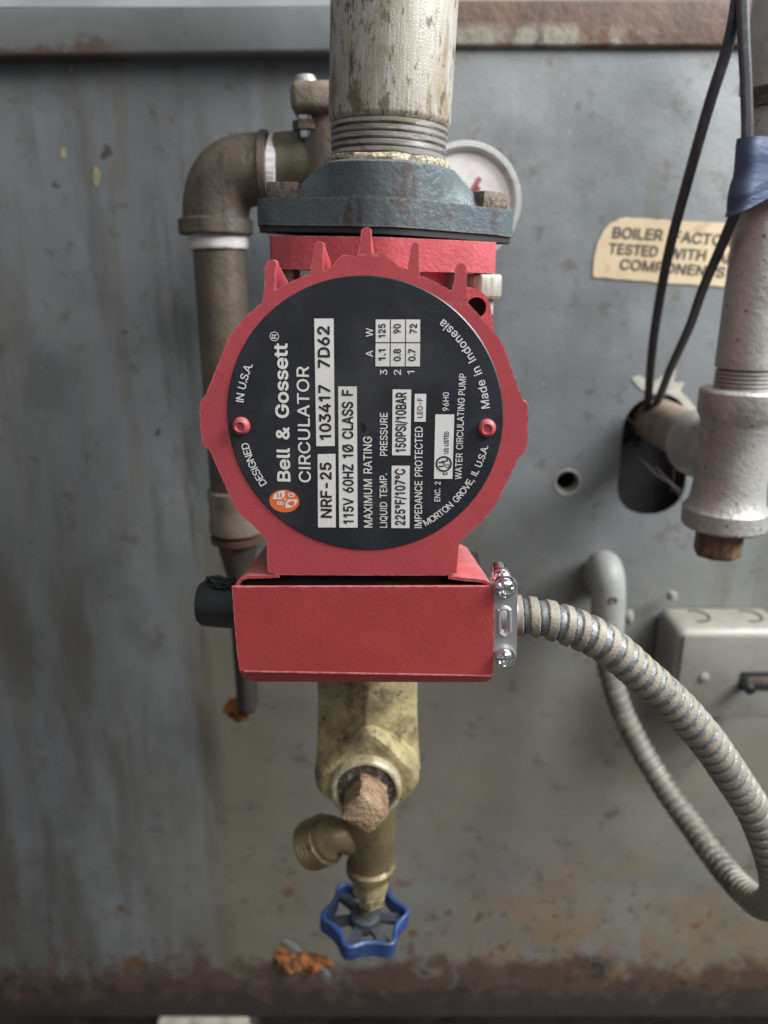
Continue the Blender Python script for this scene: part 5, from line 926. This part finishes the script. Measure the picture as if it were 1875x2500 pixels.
# raised fold line and the sloping lower strip
zlow = min(z for _, z in co)
for v in bm.verts:
    if v.co.z < zr_ - .0001 and v.co.y < yc + .030: v.co.y += (zr_ - v.co.z) / (zr_ - zlow) * .0042
obj('box_cover', bm, m_redcover, pump, world=False, ang=30)
zq = L(900, 1645, yc)[1]
bm = tube([Vector((co[-3][0] + .0015, yc + .0003, zq - .0004)), Vector((cmx, yc + .0002, zq)), Vector((co[4][0] - .001, yc + .0003, zq + .0004))], .0005, 10, n=4); obj('cover_fold', bm, m_redcover, pump, world=False)
zlip = L(640, 1410, .0)[1]
def sheet(pts2, y0, y1, th, shrink):
    """folded sheet: cross-section polyline in x,z extruded back, narrowing towards x = 0 at the back"""
    b = bmesh.new(); pl = [Vector(p) for p in pts2]; n = len(pl); off = []
    for i in range(n):
        d = (pl[min(i + 1, n - 1)] - pl[max(i - 1, 0)]).normalized(); off.append(Vector((-d.y, d.x)) * th)
    rows = []
    for y, s in ((y0, 0), (y1, 1)):
        rows.append([b.verts.new((p.x + (shrink if s else 0), y, p.y)) for p in pl] + [b.verts.new((p.x + o.x + (shrink if s else 0), y, p.y + o.y)) for p, o in reversed(list(zip(pl, off)))])
    m = len(rows[0])
    for k in range(m): b.faces.new((rows[0][k], rows[0][(k + 1) % m], rows[1][(k + 1) % m], rows[1][k]))
    for r_ in rows:
        for i in range(n - 1): b.faces.new((r_[i], r_[i + 1], r_[m - 2 - i], r_[m - 1 - i]))
    return b
lip = LL([(682, 1410), (640, 1412), (604, 1413), (592, 1417), (585, 1425), (583, 1436), (583, 1470)], 0)
sh = L(651, 1324, .034)[0] - L(586, 1413, 0)[0]
bm = sheet(lip, 0.0, .036, -.0012, sh); bevel(bm, .0003, 2, 50); obj('folded_sheet', bm, m_red, pump, world=False)
lip = LL([(1094, 1413), (1130, 1418), (1165, 1421), (1182, 1424), (1193, 1430), (1197, 1440), (1197, 1470)], 0)
sh = L(1133, 1322, .034)[0] - L(1190, 1424, 0)[0]
bm = sheet(lip, 0.0, .036, .0012, sh); bevel(bm, .0003, 2, 50); obj('folded_sheet', bm, m_red, pump, world=False)
a = L(590, 1440, 0); b_ = L(1190, 1440, 0)
bm = box((a[0] + .001, .004, zt_ - .030), (b_[0] - .001, .036, zlip - .0022)); obj('terminal_block', bm, m_black, pump, world=False)
# black capacitor end sticking out at the left
yk = .018
ca, cb = L(468, 1472, yk - .008), L(590, 1472, yk - .008); rk = 67 * mm * (.24 + .012) / .24
cz = L(520, 1473, yk)[1]
bm = lathe([(0, rk * .55), (.0006, rk * .80), (.0022, rk * .93), (.010, rk * .985), (cb[0] - ca[0], rk)], (ca[0], yk, cz), (1, 0, 0), 48)
obj('capacitor', bm, m_black, pump, world=False)
pts = [Vector((L(x, y, yk - .004)[0], yk - .0045, L(x, y, yk - .004)[1] + .0)) for x, y in ((506, 1413), (525, 1409), (552, 1411), (574, 1413), (560, 1427), (540, 1432), (516, 1428), (506, 1413))]
bm = tube(pts, .0009, 8, n=5); jitter(bm, .0006, 400, 2); obj('tape_flap', bm, m_tape, pump, world=False)

# ================================================================== cable clamp and flexible conduit
ycl = -.0050
cmp_ = empty('cable_clamp', MP @ T((L(1236, 1520, ycl)[0], ycl, L(1236, 1520, ycl)[1])), 'zinc plated cable clamp with two cross head screws beside the red box', 'clamp')
def W(bm): bmesh.ops.transform(bm, matrix=MP, verts=bm.verts); return bm
pl = chaikin(LL([(1206, 1418), (1246, 1410), (1258, 1418), (1264, 1432), (1263, 1500), (1261.5, 1600), (1256, 1622), (1240, 1630), (1212, 1626), (1204, 1600), (1206, 1500)], ycl), 1)
sl = LL([(x, y) for x, y in [(1231 + 8.5 * math.cos(t), 1516 + (18 if math.sin(t) > 0 else -18) + 8.5 * math.sin(t)) for t in [2 * math.pi * (k + .5) / 20 for k in range(20)]]], ycl)
bm = prism([pl[::-1], sl], F(ycl), F(ycl + .0016)); bevel(bm, .0003, 2, 40, lambda e: all(abs(v.co.y - ycl) < 1e-5 for v in e.verts))
# embossed rim round the slot
sl2 = [Vector((a, ycl - .0001, b)) for a, b in [((p[0] - sum(q[0] for q in sl) / 20) * 1.5 + sum(q[0] for q in sl) / 20, (p[1] - sum(q[1] for q in sl) / 20) * 1.22 + sum(q[1] for q in sl) / 20) for p in sl]]
tube(sl2 + [sl2[0]], .0008, 8, bm, n=2)
obj('clamp_plate', W(bm), m_zinc, cmp_)
def pan_screw(c, r, y, tilt=0, nm='screw', cross=True):
    bm = bmesh.new(); sg = 40; rings = []
    prof = [(.0008, r), (0, r), (-r * .25, r * .97), (-r * .48, r * .82), (-r * .60, r * .62), (-r * .64, r * .5), (-r * .66, r * .36), (-r * .67, r * .2), (-r * .67, .0)]
    rp_ = [(t, rr) for t, rr in prof]
    for t, rr in rp_:
        ring = []
        for k in range(sg):
            f = 2 * math.pi * k / sg + tilt; q = max(rr, 1e-7)
            dx, dz = math.cos(f) * q, math.sin(f) * q
            dep = 0
            if cross and rr < r * .66:
                if min(abs(math.cos(f - tilt)), abs(math.sin(f - tilt))) * q < r * .16: dep = r * .42 * (1 - (q / (r * .72)) ** 2)
            ring.append(bm.verts.new((c[0] + dx, y + t + dep, c[1] + dz)))
        rings.append(ring)
    for i in range(len(rings) - 1):
        for k in range(sg): bm.faces.new((rings[i][k], rings[i][(k + 1) % sg], rings[i + 1][(k + 1) % sg], rings[i + 1][k]))
    bmesh.ops.remove_doubles(bm, verts=bm.verts, dist=1e-6)
    b2 = lathe([(-.0002, r * 1.12), (.0014, r * 1.12)], (c[0], y, c[1]), (0, 1, 0), 32); join(bm, b2)
    return bm
obj('clamp_screw', W(pan_screw(L(1232, 1437, ycl - .002), .0036, ycl - .0012, .5)), m_chrome, cmp_, ang=28)
obj('clamp_screw', W(pan_screw(L(1232, 1609, ycl - .002), .0034, ycl - .0012, .3)), m_chrome, cmp_, ang=28)
c = L(1224, 1408, .010)
bm = W(pan_screw(c, .0036, .008, .2)); obj('clamp_screw', bm, m_chrome, cmp_, ang=28)
c = L(1219, 1396, .016); bm = W(lathe([(.005, .0030), (0, .0030), (-.002, .0026), (-.0026, .0014), (-.0026, 0)], (c[0], .014, c[1]), (0, 1, 0), 24)); obj('screw_end', bm, m_chrome, cmp_)
c0 = L(1205, 1508, .008); c1 = L(1262, 1500, .006)
bm = W(lathe([(0, .0085), (.0065, .0085), (.0070, .0078), (c1[0] - c0[0], .0078)], (c0[0], .0045 + .006, (c0[1] + c1[1]) / 2), (1, 0, 0), 36)); obj('connector_body', bm, m_zinc, cmp_)

cp = [(1243, 1499, -.2215), (1275, 1503, -.2225), (1320, 1509, -.2235), (1365, 1521, -.224), (1438, 1549, -.224), (1500, 1589, -.223), (1560, 1641, -.222), (1641, 1714, -.220), (1722, 1803, -.217), (1783, 1890, -.214), (1836, 1972, -.2115),
      (1872, 2056, -.209), (1893, 2130, -.205), (1893, 2190, -.198), (1860, 2207, -.184), (1804, 2163, -.158), (1743, 2091, -.130), (1682, 2007, -.104), (1621, 1922, -.082), (1562, 1824, -.062), (1521, 1742, -.050), (1494, 1661, -.042), (1481, 1600, -.037), (1476, 1545, -.033)]
PITC = .0057
cond = empty('flexible_conduit', T(P(1438, 1549, -.224)), 'dusty flexible metal conduit looping from the red box to the panel fitting', 'conduit')
def crib(s, f, r):
    ph = ((s + .00055 * math.sin(s * 95) + .0004 * math.sin(s * 233)) / PITC - f / (2 * math.pi)) % 1.0
    if ph < .045: k = ph / .045
    elif ph < .54: k = .86 + .14 * (ph - .045) / .495
    elif ph < .575: k = 1 - 1.25 * (ph - .54) / .035
    elif ph < .66: k = -.25 + .25 * (ph - .575) / .085
    else: k = 0.22 * (ph - .66) / .34
    am = .00120 * (1 - .55 * min(1, max(0, (s - .30) / .08)))
    r = r * (1 + .006 * math.sin(s * 310) + .005 * math.sin(s * 127 + 2 * f))
    return r - am + am * k
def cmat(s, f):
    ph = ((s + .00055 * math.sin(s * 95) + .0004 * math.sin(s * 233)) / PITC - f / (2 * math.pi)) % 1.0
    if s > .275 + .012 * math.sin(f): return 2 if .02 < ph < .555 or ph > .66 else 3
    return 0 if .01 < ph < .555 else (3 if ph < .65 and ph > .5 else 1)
cw = [P(*q) for q in cp]
dense = catmull([tuple(v) for v in cw], 40)
# resample evenly
ds = [Vector(v) for v in dense]; rs = [ds[0]]; acc = 0; step = PITC / 20
for i in range(1, len(ds)):
    d = ds[i] - ds[i - 1]; l = d.length; pos = 0
    while acc + (l - pos) >= step:
        pos += step - acc; acc = 0; rs.append(ds[i - 1] + d * (pos / l))
    acc += l - pos
rl = []
tot = len(rs)
for i in range(tot):
    t = i / tot; rl.append(.00745)
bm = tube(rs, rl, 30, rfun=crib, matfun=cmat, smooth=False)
obj('conduit_spiral', bm, [m_ridge, m_groove, m_rearridge, m_gapshade], cond, ang=42)

# conduit fitting on the panel
fit = empty('conduit_elbow', T(P(1475, 1400, -.02)), 'grey right angle conduit connector screwed into the panel left of the switch box', 'connector')
pe = [P(1466, 1402, .004), P(1468, 1392, -.010), P(1474, 1386, -.022), P(1481, 1410, -.031), P(1485, 1455, -.034), P(1483, 1510, -.035), P(1478, 1580, -.035)]
bm = tube(pe, [.0105, .0108, .0112, .0112, .0108, .0108, .0104], 32, n=7); obj('connector_shell', bm, m_fitting, fit)
bm = lathe([(0, .0130), (-.003, .0130), (-.004, .0112)], P(1466, 1402, .0), (0, 1, 0), 8); obj('lock_nut', bm, m_fitting, fit)
c = P(1497, 1466, -.0445); bm = lathe([(.004, .0028), (-.0004, .0028), (-.0010, .0022), (-.0004, .0012), (.0, 0)], c, (0, 1, 0), 16); obj('set_screw', bm, m_rustbolt, fit)
c = P(1530, 1506, -.034); bm = lathe([(-.010, .0035), (.0, .0035), (.0008, .0050), (.003, .0050), (.0042, .0030), (.0045, 0)], c, (.9, -.4, .1), 18); obj('clamp_stud', bm, m_box, fit)

# switch box
sw = empty('switch_box', T(P(1760, 1650, -.02)), 'warm grey steel switch box on the panel with a black toggle lever', 'switch box')
bx0 = P(1650, 1600, -.04).x; bz1, bz0 = P(1700, 1541, -.04).z, P(1700, 1764, -.04).z
bm = box((bx0, -.0385, bz0), (bx0 + .075, -.0002, bz1), .007, 4); obj('box_shell', bm, m_box, sw)
bm = box((bx0 + .004, -.0402, bz0 + .0035), (bx0 + .071, -.0380, bz1 - .0035), .0008, 2); obj('cover_plate', bm, m_box, sw)
for px, py in ((1700, 1497), (1825, 1512)):
    q = P(px, py, -.018); pts = [Vector((q.x + .0085 * math.cos(t), -.018 + .0085 * math.sin(t), bz1 + .0001)) for t in [R(-110 + 215 * k / 16) for k in range(17)]]
    obj('knockout_groove', tube(pts, .0007, 6, n=1), m_dark, sw)
c = P(1719, 1653, -.0405); bm = lathe([(.0, .0032), (-.0010, .0030), (-.0015, .0018), (-.0016, 0)], c, (0, 1, 0), 20); b2 = box(c + Vector((-.0028, -.0022, -.0004)), c + Vector((.0028, -.0013, .0004))); b2.free()
obj('cover_screw', bm, m_fitting, sw)
a, b_ = P(1803, 1684, -.0405), P(1900, 1640, -.0405)
bm = box((a.x, -.0412, a.z), (b_.x, -.0395, b_.z), .0006); obj('toggle_slot', bm, m_dark, sw)
bm = box((a.x + .004, -.0416, (a.z + b_.z) / 2 - .0028), (b_.x, -.0405, (a.z + b_.z) / 2 + .0030), .0004); obj('toggle_yoke', bm, m_rustbolt, sw)
p0 = P(1818, 1668, -.041); bm = tube([p0, P(1826, 1676, -.048), P(1832, 1688, -.053)], [.0030, .0036, .0030], 14, n=4); obj('toggle_lever', bm, m_black, sw)
c = P(1640, 1462, -.010); bm = lathe([(0, .0035), (.003, .0035), (.005, .0025), (.0055, 0)], c, (0, 0, 1), 16); obj('top_stud', bm, m_box, sw)
def lathek(prof, *k, **kw): return lathe([(t * KT if abs(t) < .05 else t, r * KT) for t, r in prof], *k, **kw)
# ================================================================== tee, pipe, cables, blue tape at the right
YT = -.105
tx = P(1792, 1100, YT).x
KT = .365 / .34
def zT(py, off=0): return P(CX, py, YT + off).z
tee = empty('pipe_tee', T((tx, YT, zT(1100))), 'stained galvanised tee at the right edge with a rusty plug below', 'pipe fitting')
z0, z1 = zT(1285), zT(948)
zbr = P(1792, 1120, YT).z
h = z1 - z0
bm = lathek([(0, .0150), (.0003, .0186), (.0015, .0195), (.0095, .0195), (.0125, .0172), (.020, .0162), ((h - .022) / 1, .0162), (h - .015, .0170), (h - .012, .0186), (h - .0012, .0186), (h, .0176), (h, .0140)], (tx, YT, z0), (0, 0, 1), 48)
obj('tee_body', bm, m_tee, tee)
bm = lathek([(.004, .0155), (.028, .0158), (.031, .0178), (.0375, .0180), (.0385, .0165), (.0385, .0135)], (tx, YT, zbr), (0, 1, 0), 40); obj('tee_branch', bm, m_tee, tee)
bm = lathek([(.036, .0133), (.120, .0133)], (tx, YT, zbr), (0, 1, 0), 36); obj('branch_pipe', bm, m_tan, tee)
bm = lathek([(-.0145, .0098), (-.0135, .0112), (.004, .0115)], (tx - .001, YT, z0), (0, 0, 1), 8, rot=.2); bevel(bm, .0007, 2, 30)
jitter(bm, .0008, 200, 4); obj('plug', bm, m_brownplug, tee)
rp2 = empty('steel_pipe', T((tx, YT, z1)), 'thinner galvanised pipe rising from the tee at the right edge', 'pipe')
zc = zT(262)
pr = []
for k in range(5): pr += [(k * .0018, .0119), (k * .0018 + .0005, .0129), (k * .0018 + .0013, .0129), (k * .0018 + .0017, .0119)]
bm = lathek(pr + [(.0092, .0116), (.0100, .01335), (zc - z1, .01335)], (tx, YT, z1 - .0005), (0, 0, 1), 44, ); obj('pipe_body', bm, m_tee, rp2)
zc2 = zT(238)
bm = lathek([(0, .0125), (.0006, .0152), (.003, .0158), (.0045, .0145), (.0065, .0150), (.0068, .0120)], (tx, YT, zc - .001), (0, 0, 1), 40); jitter(bm, .0004, 260); obj('thread_band', bm, m_rustbolt, rp2)
bm = lathek([(0, .0145), (.0008, .0178), (.010, .0182), (.014, .0172), (.10, .0172)], (tx, YT, zc + .0056), (0, 0, 1), 44); obj('coupling', bm, m_tee, rp2)
# two cables
def cable(pts, label):
    o = empty('twin_cable', T(P(*pts[0])), label, 'cable', 'twin cables running into the oval hole')
    q = [P(x, y, yy + (.025 if yy < -.1 else .25 * -yy if yy < 0 else 0)) for x, y, yy in pts]
    rr = .0020
    bm = tube(q, rr, 16, n=10, rfun=lambda s, f, r: r * (1 + .28 * math.cos(2 * f)) )
    obj('jacket', bm, m_pvc, o); return o
cable([(1806, -60, -.150), (1799, 0, -.150), (1778, 108, -.146), (1727, 271, -.138), (1666, 488, -.120), (1629, 633, -.100), (1600, 796, -.072), (1588, 900, -.048), (1582, 975, -.020), (1571, 1020, .004), (1545, 1060, .026), (1510, 1095, .036)],
      'left of two dark twin cables, hanging free to the oval hole')
cable([(1818, -60, -.152), (1813, 0, -.152), (1816, 100, -.151), (1821, 200, -.150), (1824, 325, -.149), (1818, 420, -.148), (1803, 495, -.144), (1763, 597, -.130), (1716, 705, -.108), (1684, 796, -.086), (1637, 900, -.052), (1608, 974, -.022), (1590, 1010, .002), (1574, 1045, .026), (1555, 1085, .038)],
      'right of two dark twin cables, bound under the blue tape')
tp = empty('tape_wrap', T((tx, YT, zT(410))), 'blue tape wrapped round the right hand pipe and one cable', 'tape')
zta, ztb = P(CX, 476, YT - .0165).z, P(CX, 341, YT - .0165).z
lx = P(1812, 410, -.124)
loop = hull([(tx, YT, .0162), (lx.x + .002, -.1245, .0056)], 14)
cxx = sum(p[0] for p in loop) / len(loop)
b = bmesh.new(); rings = []
for t in [k / 10 for k in range(11)]:
    ring = []
    for i, (x, y) in enumerate(loop):
        an = math.atan2(y - YT, x - tx)
        k = 1 + .018 * math.sin(5 * an + 9 * t) + .012 * math.sin(11 * an - 6 * t) + (.02 if t < .48 else 0)
        zlo = zta - .010 * max(0, (lx.x + .010 - x) / .012) * (1 if x < lx.x + .010 else 0) + .003 * math.sin(an * 2)
        ring.append(b.verts.new((tx + (x - tx) * k, YT + (y - YT) * k, zlo + (ztb - zlo) * t)))
    rings.append(ring)
for i in range(10):
    for k in range(len(loop)):
        b.faces.new((rings[i][k], rings[i][(k + 1) % len(loop)], rings[i + 1][(k + 1) % len(loop)], rings[i + 1][k]))
obj('tape_band', b, m_bluetape, tp)
b = bmesh.new(); rings = []
for t in [k / 6 for k in range(7)]:
    ring = []
    for i, (x, y) in enumerate(loop):
        an = math.atan2(y - YT, x - tx)
        k = 1.035 + .015 * math.sin(4 * an + 5 * t)
        s_ = (x - tx) * .55
        z = zta + (ztb - zta) * (.18 + .34 * t) + s_ * .9
        ring.append(b.verts.new((tx + (x - tx) * k, YT + (y - YT) * k, z)))
    rings.append(ring)
for i in range(6):
    for k in range(len(loop)):
        b.faces.new((rings[i][k], rings[i][(k + 1) % len(loop)], rings[i + 1][(k + 1) % len(loop)], rings[i + 1][k]))
obj('tape_turn', b, m_bluetape, tp)

# ================================================================== brass flange valve and drain cock under the pump
YV = -.16
vx = P(899, 1760, YV).x
def zV(py, y=YV): return P(CX, py, y).z
bv = empty('brass_valve', T((vx, YV, zV(1900))), 'dirty yellow brass valve body under the pump with a square rusty plug', 'valve')
ztop = zV(1560); zb1 = zV(1835, YV)
ap = .0232
bm = lathe([(0, ap / math.cos(R(30)) * 1.02), (.010, ap / math.cos(R(30)) * 1.04), (.030, ap / math.cos(R(30)) * .98), (ztop - zb1, ap / math.cos(R(30)) * .97)], (vx, YV, zb1), (0, 0, 1), 6, rot=R(0))
# corner towards the viewer: turn so that one edge faces -Y
bmesh.ops.rotate(bm, cent=(vx, YV, 0), matrix=Matrix.Rotation(R(90 if abs(max(v.co.y for v in bm.verts) - YV) < ap * 1.1 else 0), 3, 'Z'), verts=bm.verts)
bevel(bm, .0010, 2, 25); bmesh.ops.subdivide_edges(bm, edges=bm.edges, cuts=2); jitter(bm, .0007, 90, 3)
obj('valve_neck', bm, m_brass, bv)
yb_ = -.190
bo = [p2(x, y, yb_) for x, y in ((897, 1778), (858, 1808), (815, 1858), (772, 1888), (765, 1915), (778, 1945), (812, 1978), (850, 1990), (946, 1990), (985, 1972), (1015, 1945), (1027, 1915), (1022, 1886), (985, 1850), (942, 1806))]
cbx = sum(p[0] for p in bo) / len(bo); cbz = sum(p[1] for p in bo) / len(bo)
b = bmesh.new(); rings = []
bo2 = chaikin(bo, 1, .2)
for y, s in ((yb_ + .0000, .80), (yb_ + .0008, .90), (yb_ + .0035, .975), (yb_ + .008, 1.0), (yb_ + .030, 1.0), (yb_ + .050, .97), (yb_ + .056, .85)):
    rings.append([b.verts.new((cbx + (x - cbx) * s, y, cbz + (z - cbz) * s)) for x, z in bo2])
for i in range(len(rings) - 1):
    for k in range(len(bo2)): b.faces.new((rings[i][k], rings[i][(k + 1) % len(bo2)], rings[i + 1][(k + 1) % len(bo2)], rings[i + 1][k]))
b.faces.new(rings[0]); b.faces.new(rings[-1])
jitter(b, .0010, 110, 7)
obj('port_boss', b, m_brass, bv)
pc = P(893, 1924, yb_ - .002)
bm = lathe([(.004, .0160), (0, .0160), (-.0016, .0158), (-.0026, .0150), (-.0028, .0141), (-.0022, .0134), (.0, .0131)], pc, (0, 1, 0), 56); jitter(bm, .0003, 200); obj('port_ring', bm, m_scale, bv)
bm = lathe([(.0012, .0134), (-.0004, .0128), (-.0014, .0105), (-.0018, 0)], pc, (0, 1, 0), 40); jitter(bm, .0006, 260); obj('plug_face', bm, m_grime, bv)
pe_ = P(891, 1986, yb_ - .024)
bm = box((-.0074, -.0140, -.0074), (.0074, .0130, .0074), .0026, 3)
bmesh.ops.subdivide_edges(bm, edges=bm.edges, cuts=2)
for v in bm.verts:
    k = 1 + .14 * max(0, -v.co.y / .014); v.co.x *= k; v.co.z *= k
bmesh.ops.rotate(bm, cent=(0, 0, 0), matrix=Matrix.Rotation(R(38), 3, 'Y'), verts=bm.verts)
mid_ = (pe_ + Vector((pc.x, pc.y, pc.z))) / 2
sh_ = (pe_ - pc)
for v in bm.verts:
    t = (.013 - v.co.y) / .027
    v.co = Vector((v.co.x + pc.x + sh_.x * t, pc.y + .0005 - .0240 * t, v.co.z + pc.z + sh_.z * t))
jitter(bm, .0014, 150, 9); jitter(bm, .0006, 420, 3)
obj('square_plug', bm, m_rustplug, bv)

dr = empty('drain_cock', T((vx, YV, zV(2100))), 'tarnished brass hose drain cock hanging below the yellow brass valve', 'drain valve')
dx = P(905, 2060, YV).x
za, zb_ = zV(2125), zV(1975)
bm = lathe([(0, .0118), (.001, .0128), (.0045, .0128), (.006, .0112), (.012, .0113), (.020, .0122), (zb_ - za, .0130), (zb_ - za + .02, .0130)], (dx, YV, za), (0, 0, 1), 40); jitter(bm, .0004, 150)
obj('drain_body', bm, m_olddrain, dr)
sp = [P(x, y, yy) for x, y, yy in ((885, 2052, -.160), (852, 2044, -.162), (826, 2040, -.163), (806, 2044, -.162), (782, 2054, -.160))]
bm = tube(sp, [.0090, .0085, .0088, .0112, .0118], 32, n=8); jitter(bm, .0004, 150); obj('spout', bm, m_olddrain, dr)
d = (sp[-1] - sp[-2]).normalized(); prf = [(-.006, .0108)]
for k in range(5): prf += [(-.005 + k * .0024, .0116), (-.005 + k * .0024 + .0007, .0126), (-.005 + k * .0024 + .0014, .0126), (-.005 + k * .0024 + .0021, .0116)]
bm = lathe(prf + [(.0075, .0122), (.0078, .0100), (.001, .0095), (.0008, 0)], sp[-1], d, 44); obj('hose_thread', bm, m_olddrain, dr)
zn0 = zV(2172)
bm = lathe([(0, .0088), (.001, .0098), (za - zn0 - .0008, .0102), (za - zn0, .0094)], (dx, YV, zn0), (0, 0, 1), 6, rot=.3); bevel(bm, .0006, 2, 30); obj('bonnet_nut', bm, m_brass, dr)
zn1 = zV(2198)
bm = lathe([(0, .0066), (.0008, .0074), (zn0 - zn1, .0080)], (dx, YV, zn1), (0, 0, 1), 6, rot=.5); bevel(bm, .0005, 2, 30); obj('packing_nut', bm, m_brass, dr)
hw = P(891, 2243, YV)
bm = lathe([(0, .0028), (zn1 - hw.z, .0028)], (hw.x, YV, hw.z), (0, 0, 1), 16); obj('stem', bm, m_olddrain, dr)
MH = T((hw.x, YV, hw.z)) @ Matrix.Rotation(R(4), 4, 'Y')
RW = .0212
b = bmesh.new(); n = 144
def wr(f): return 1 + .105 * math.cos(6 * (f - R(8))) + .018 * math.cos(12 * (f - R(8)))
prof = [(.0, -.0042), (.0, .0042), (-.0012, .0048), (-.0026, .0042), (-.0028, .0), (-.0026, -.0038), (-.0012, -.0048)]
rings = []
for k in range(n):
    f = 2 * math.pi * k / n
    rings.append([b.verts.new(MH @ Vector((math.cos(f) * (RW * wr(f) + a), math.sin(f) * (RW * wr(f) + a), z))) for a, z in prof])
for k in range(n):
    for j in range(len(prof)):
        b.faces.new((rings[k][j], rings[(k + 1) % n][j], rings[(k + 1) % n][(j + 1) % len(prof)], rings[k][(j + 1) % len(prof)]))
wheel = obj('handwheel', b, m_bluewheel, dr); WM[wheel] = WM[dr].copy()
bm = lathe([(-.0045, .0050), (-.0045, .0070), (-.001, .0088), (.0035, .0080), (.0045, .0060), (.0045, .0028)], (0, 0, 0), (0, 0, 1), 32)
bmesh.ops.transform(bm, matrix=MH, verts=bm.verts); obj('wheel_hub', bm, m_wheelweb, wheel)
for k in range(6):
    a = R(8 + 60 * k); u = Vector((math.cos(a), math.sin(a), 0)); v_ = Vector((-u.y, u.x, 0))
    b = bmesh.new()
    w0, w1 = .0022, .0032
    pts = [u * .007 + v_ * w0, u * (RW * .99) + v_ * w1, u * (RW * .99) - v_ * w1, u * .007 - v_ * w0]
    top = [b.verts.new(MH @ (p + Vector((0, 0, .0014 - (.0020 if i in (1, 2) else 0))))) for i, p in enumerate(pts)]
    bot = [b.verts.new(MH @ (p + Vector((0, 0, -.0014 - (.0020 if i in (1, 2) else 0))))) for i, p in enumerate(pts)]
    b.faces.new(top); b.faces.new(bot[::-1])
    for i in range(4): b.faces.new((top[i], top[(i + 1) % 4], bot[(i + 1) % 4], bot[i]))
    bevel(b, .0006, 2, 40); obj('wheel_spoke', b, m_wheelweb, wheel)
c = MH @ Vector((0, 0, -.0045)); bm = lathe([(0, .0040), (-.002, .0040), (-.003, .0028), (-.003, 0)], c, (0, 0, 1), 16); obj('wheel_screw', bm, m_olddrain, wheel)

# dusty cobweb strands across the oval hole
cw_ = empty('cobweb', T(P(1600, 1120, 0)), 'dusty cobweb strands across the oval hole in the panel', 'cobweb')
for a, b_, sag in (((1512, 1090, -.001), (1640, 1030, -.030), .004), ((1545, 1100, .010), (1668, 1200, -.001), .003), ((1600, 1140, .006), (1674, 1230, -.001), -.002), ((1640, 1150, -.004), (1672, 1120, -.060), .003), ((1514, 1010, -.001), (1600, 1040, -.020), .003), ((1640, 1200, .0), (1650, 1120, -.050), .004)):
    p, q = P(*a), P(*b_)
    m_ = (p + q) / 2 - Vector((0, 0, sag))
    obj('strand', tube([p, p.lerp(m_, .6), m_, m_.lerp(q, .5), q], .00016, 5, n=4), m_web, cw_)
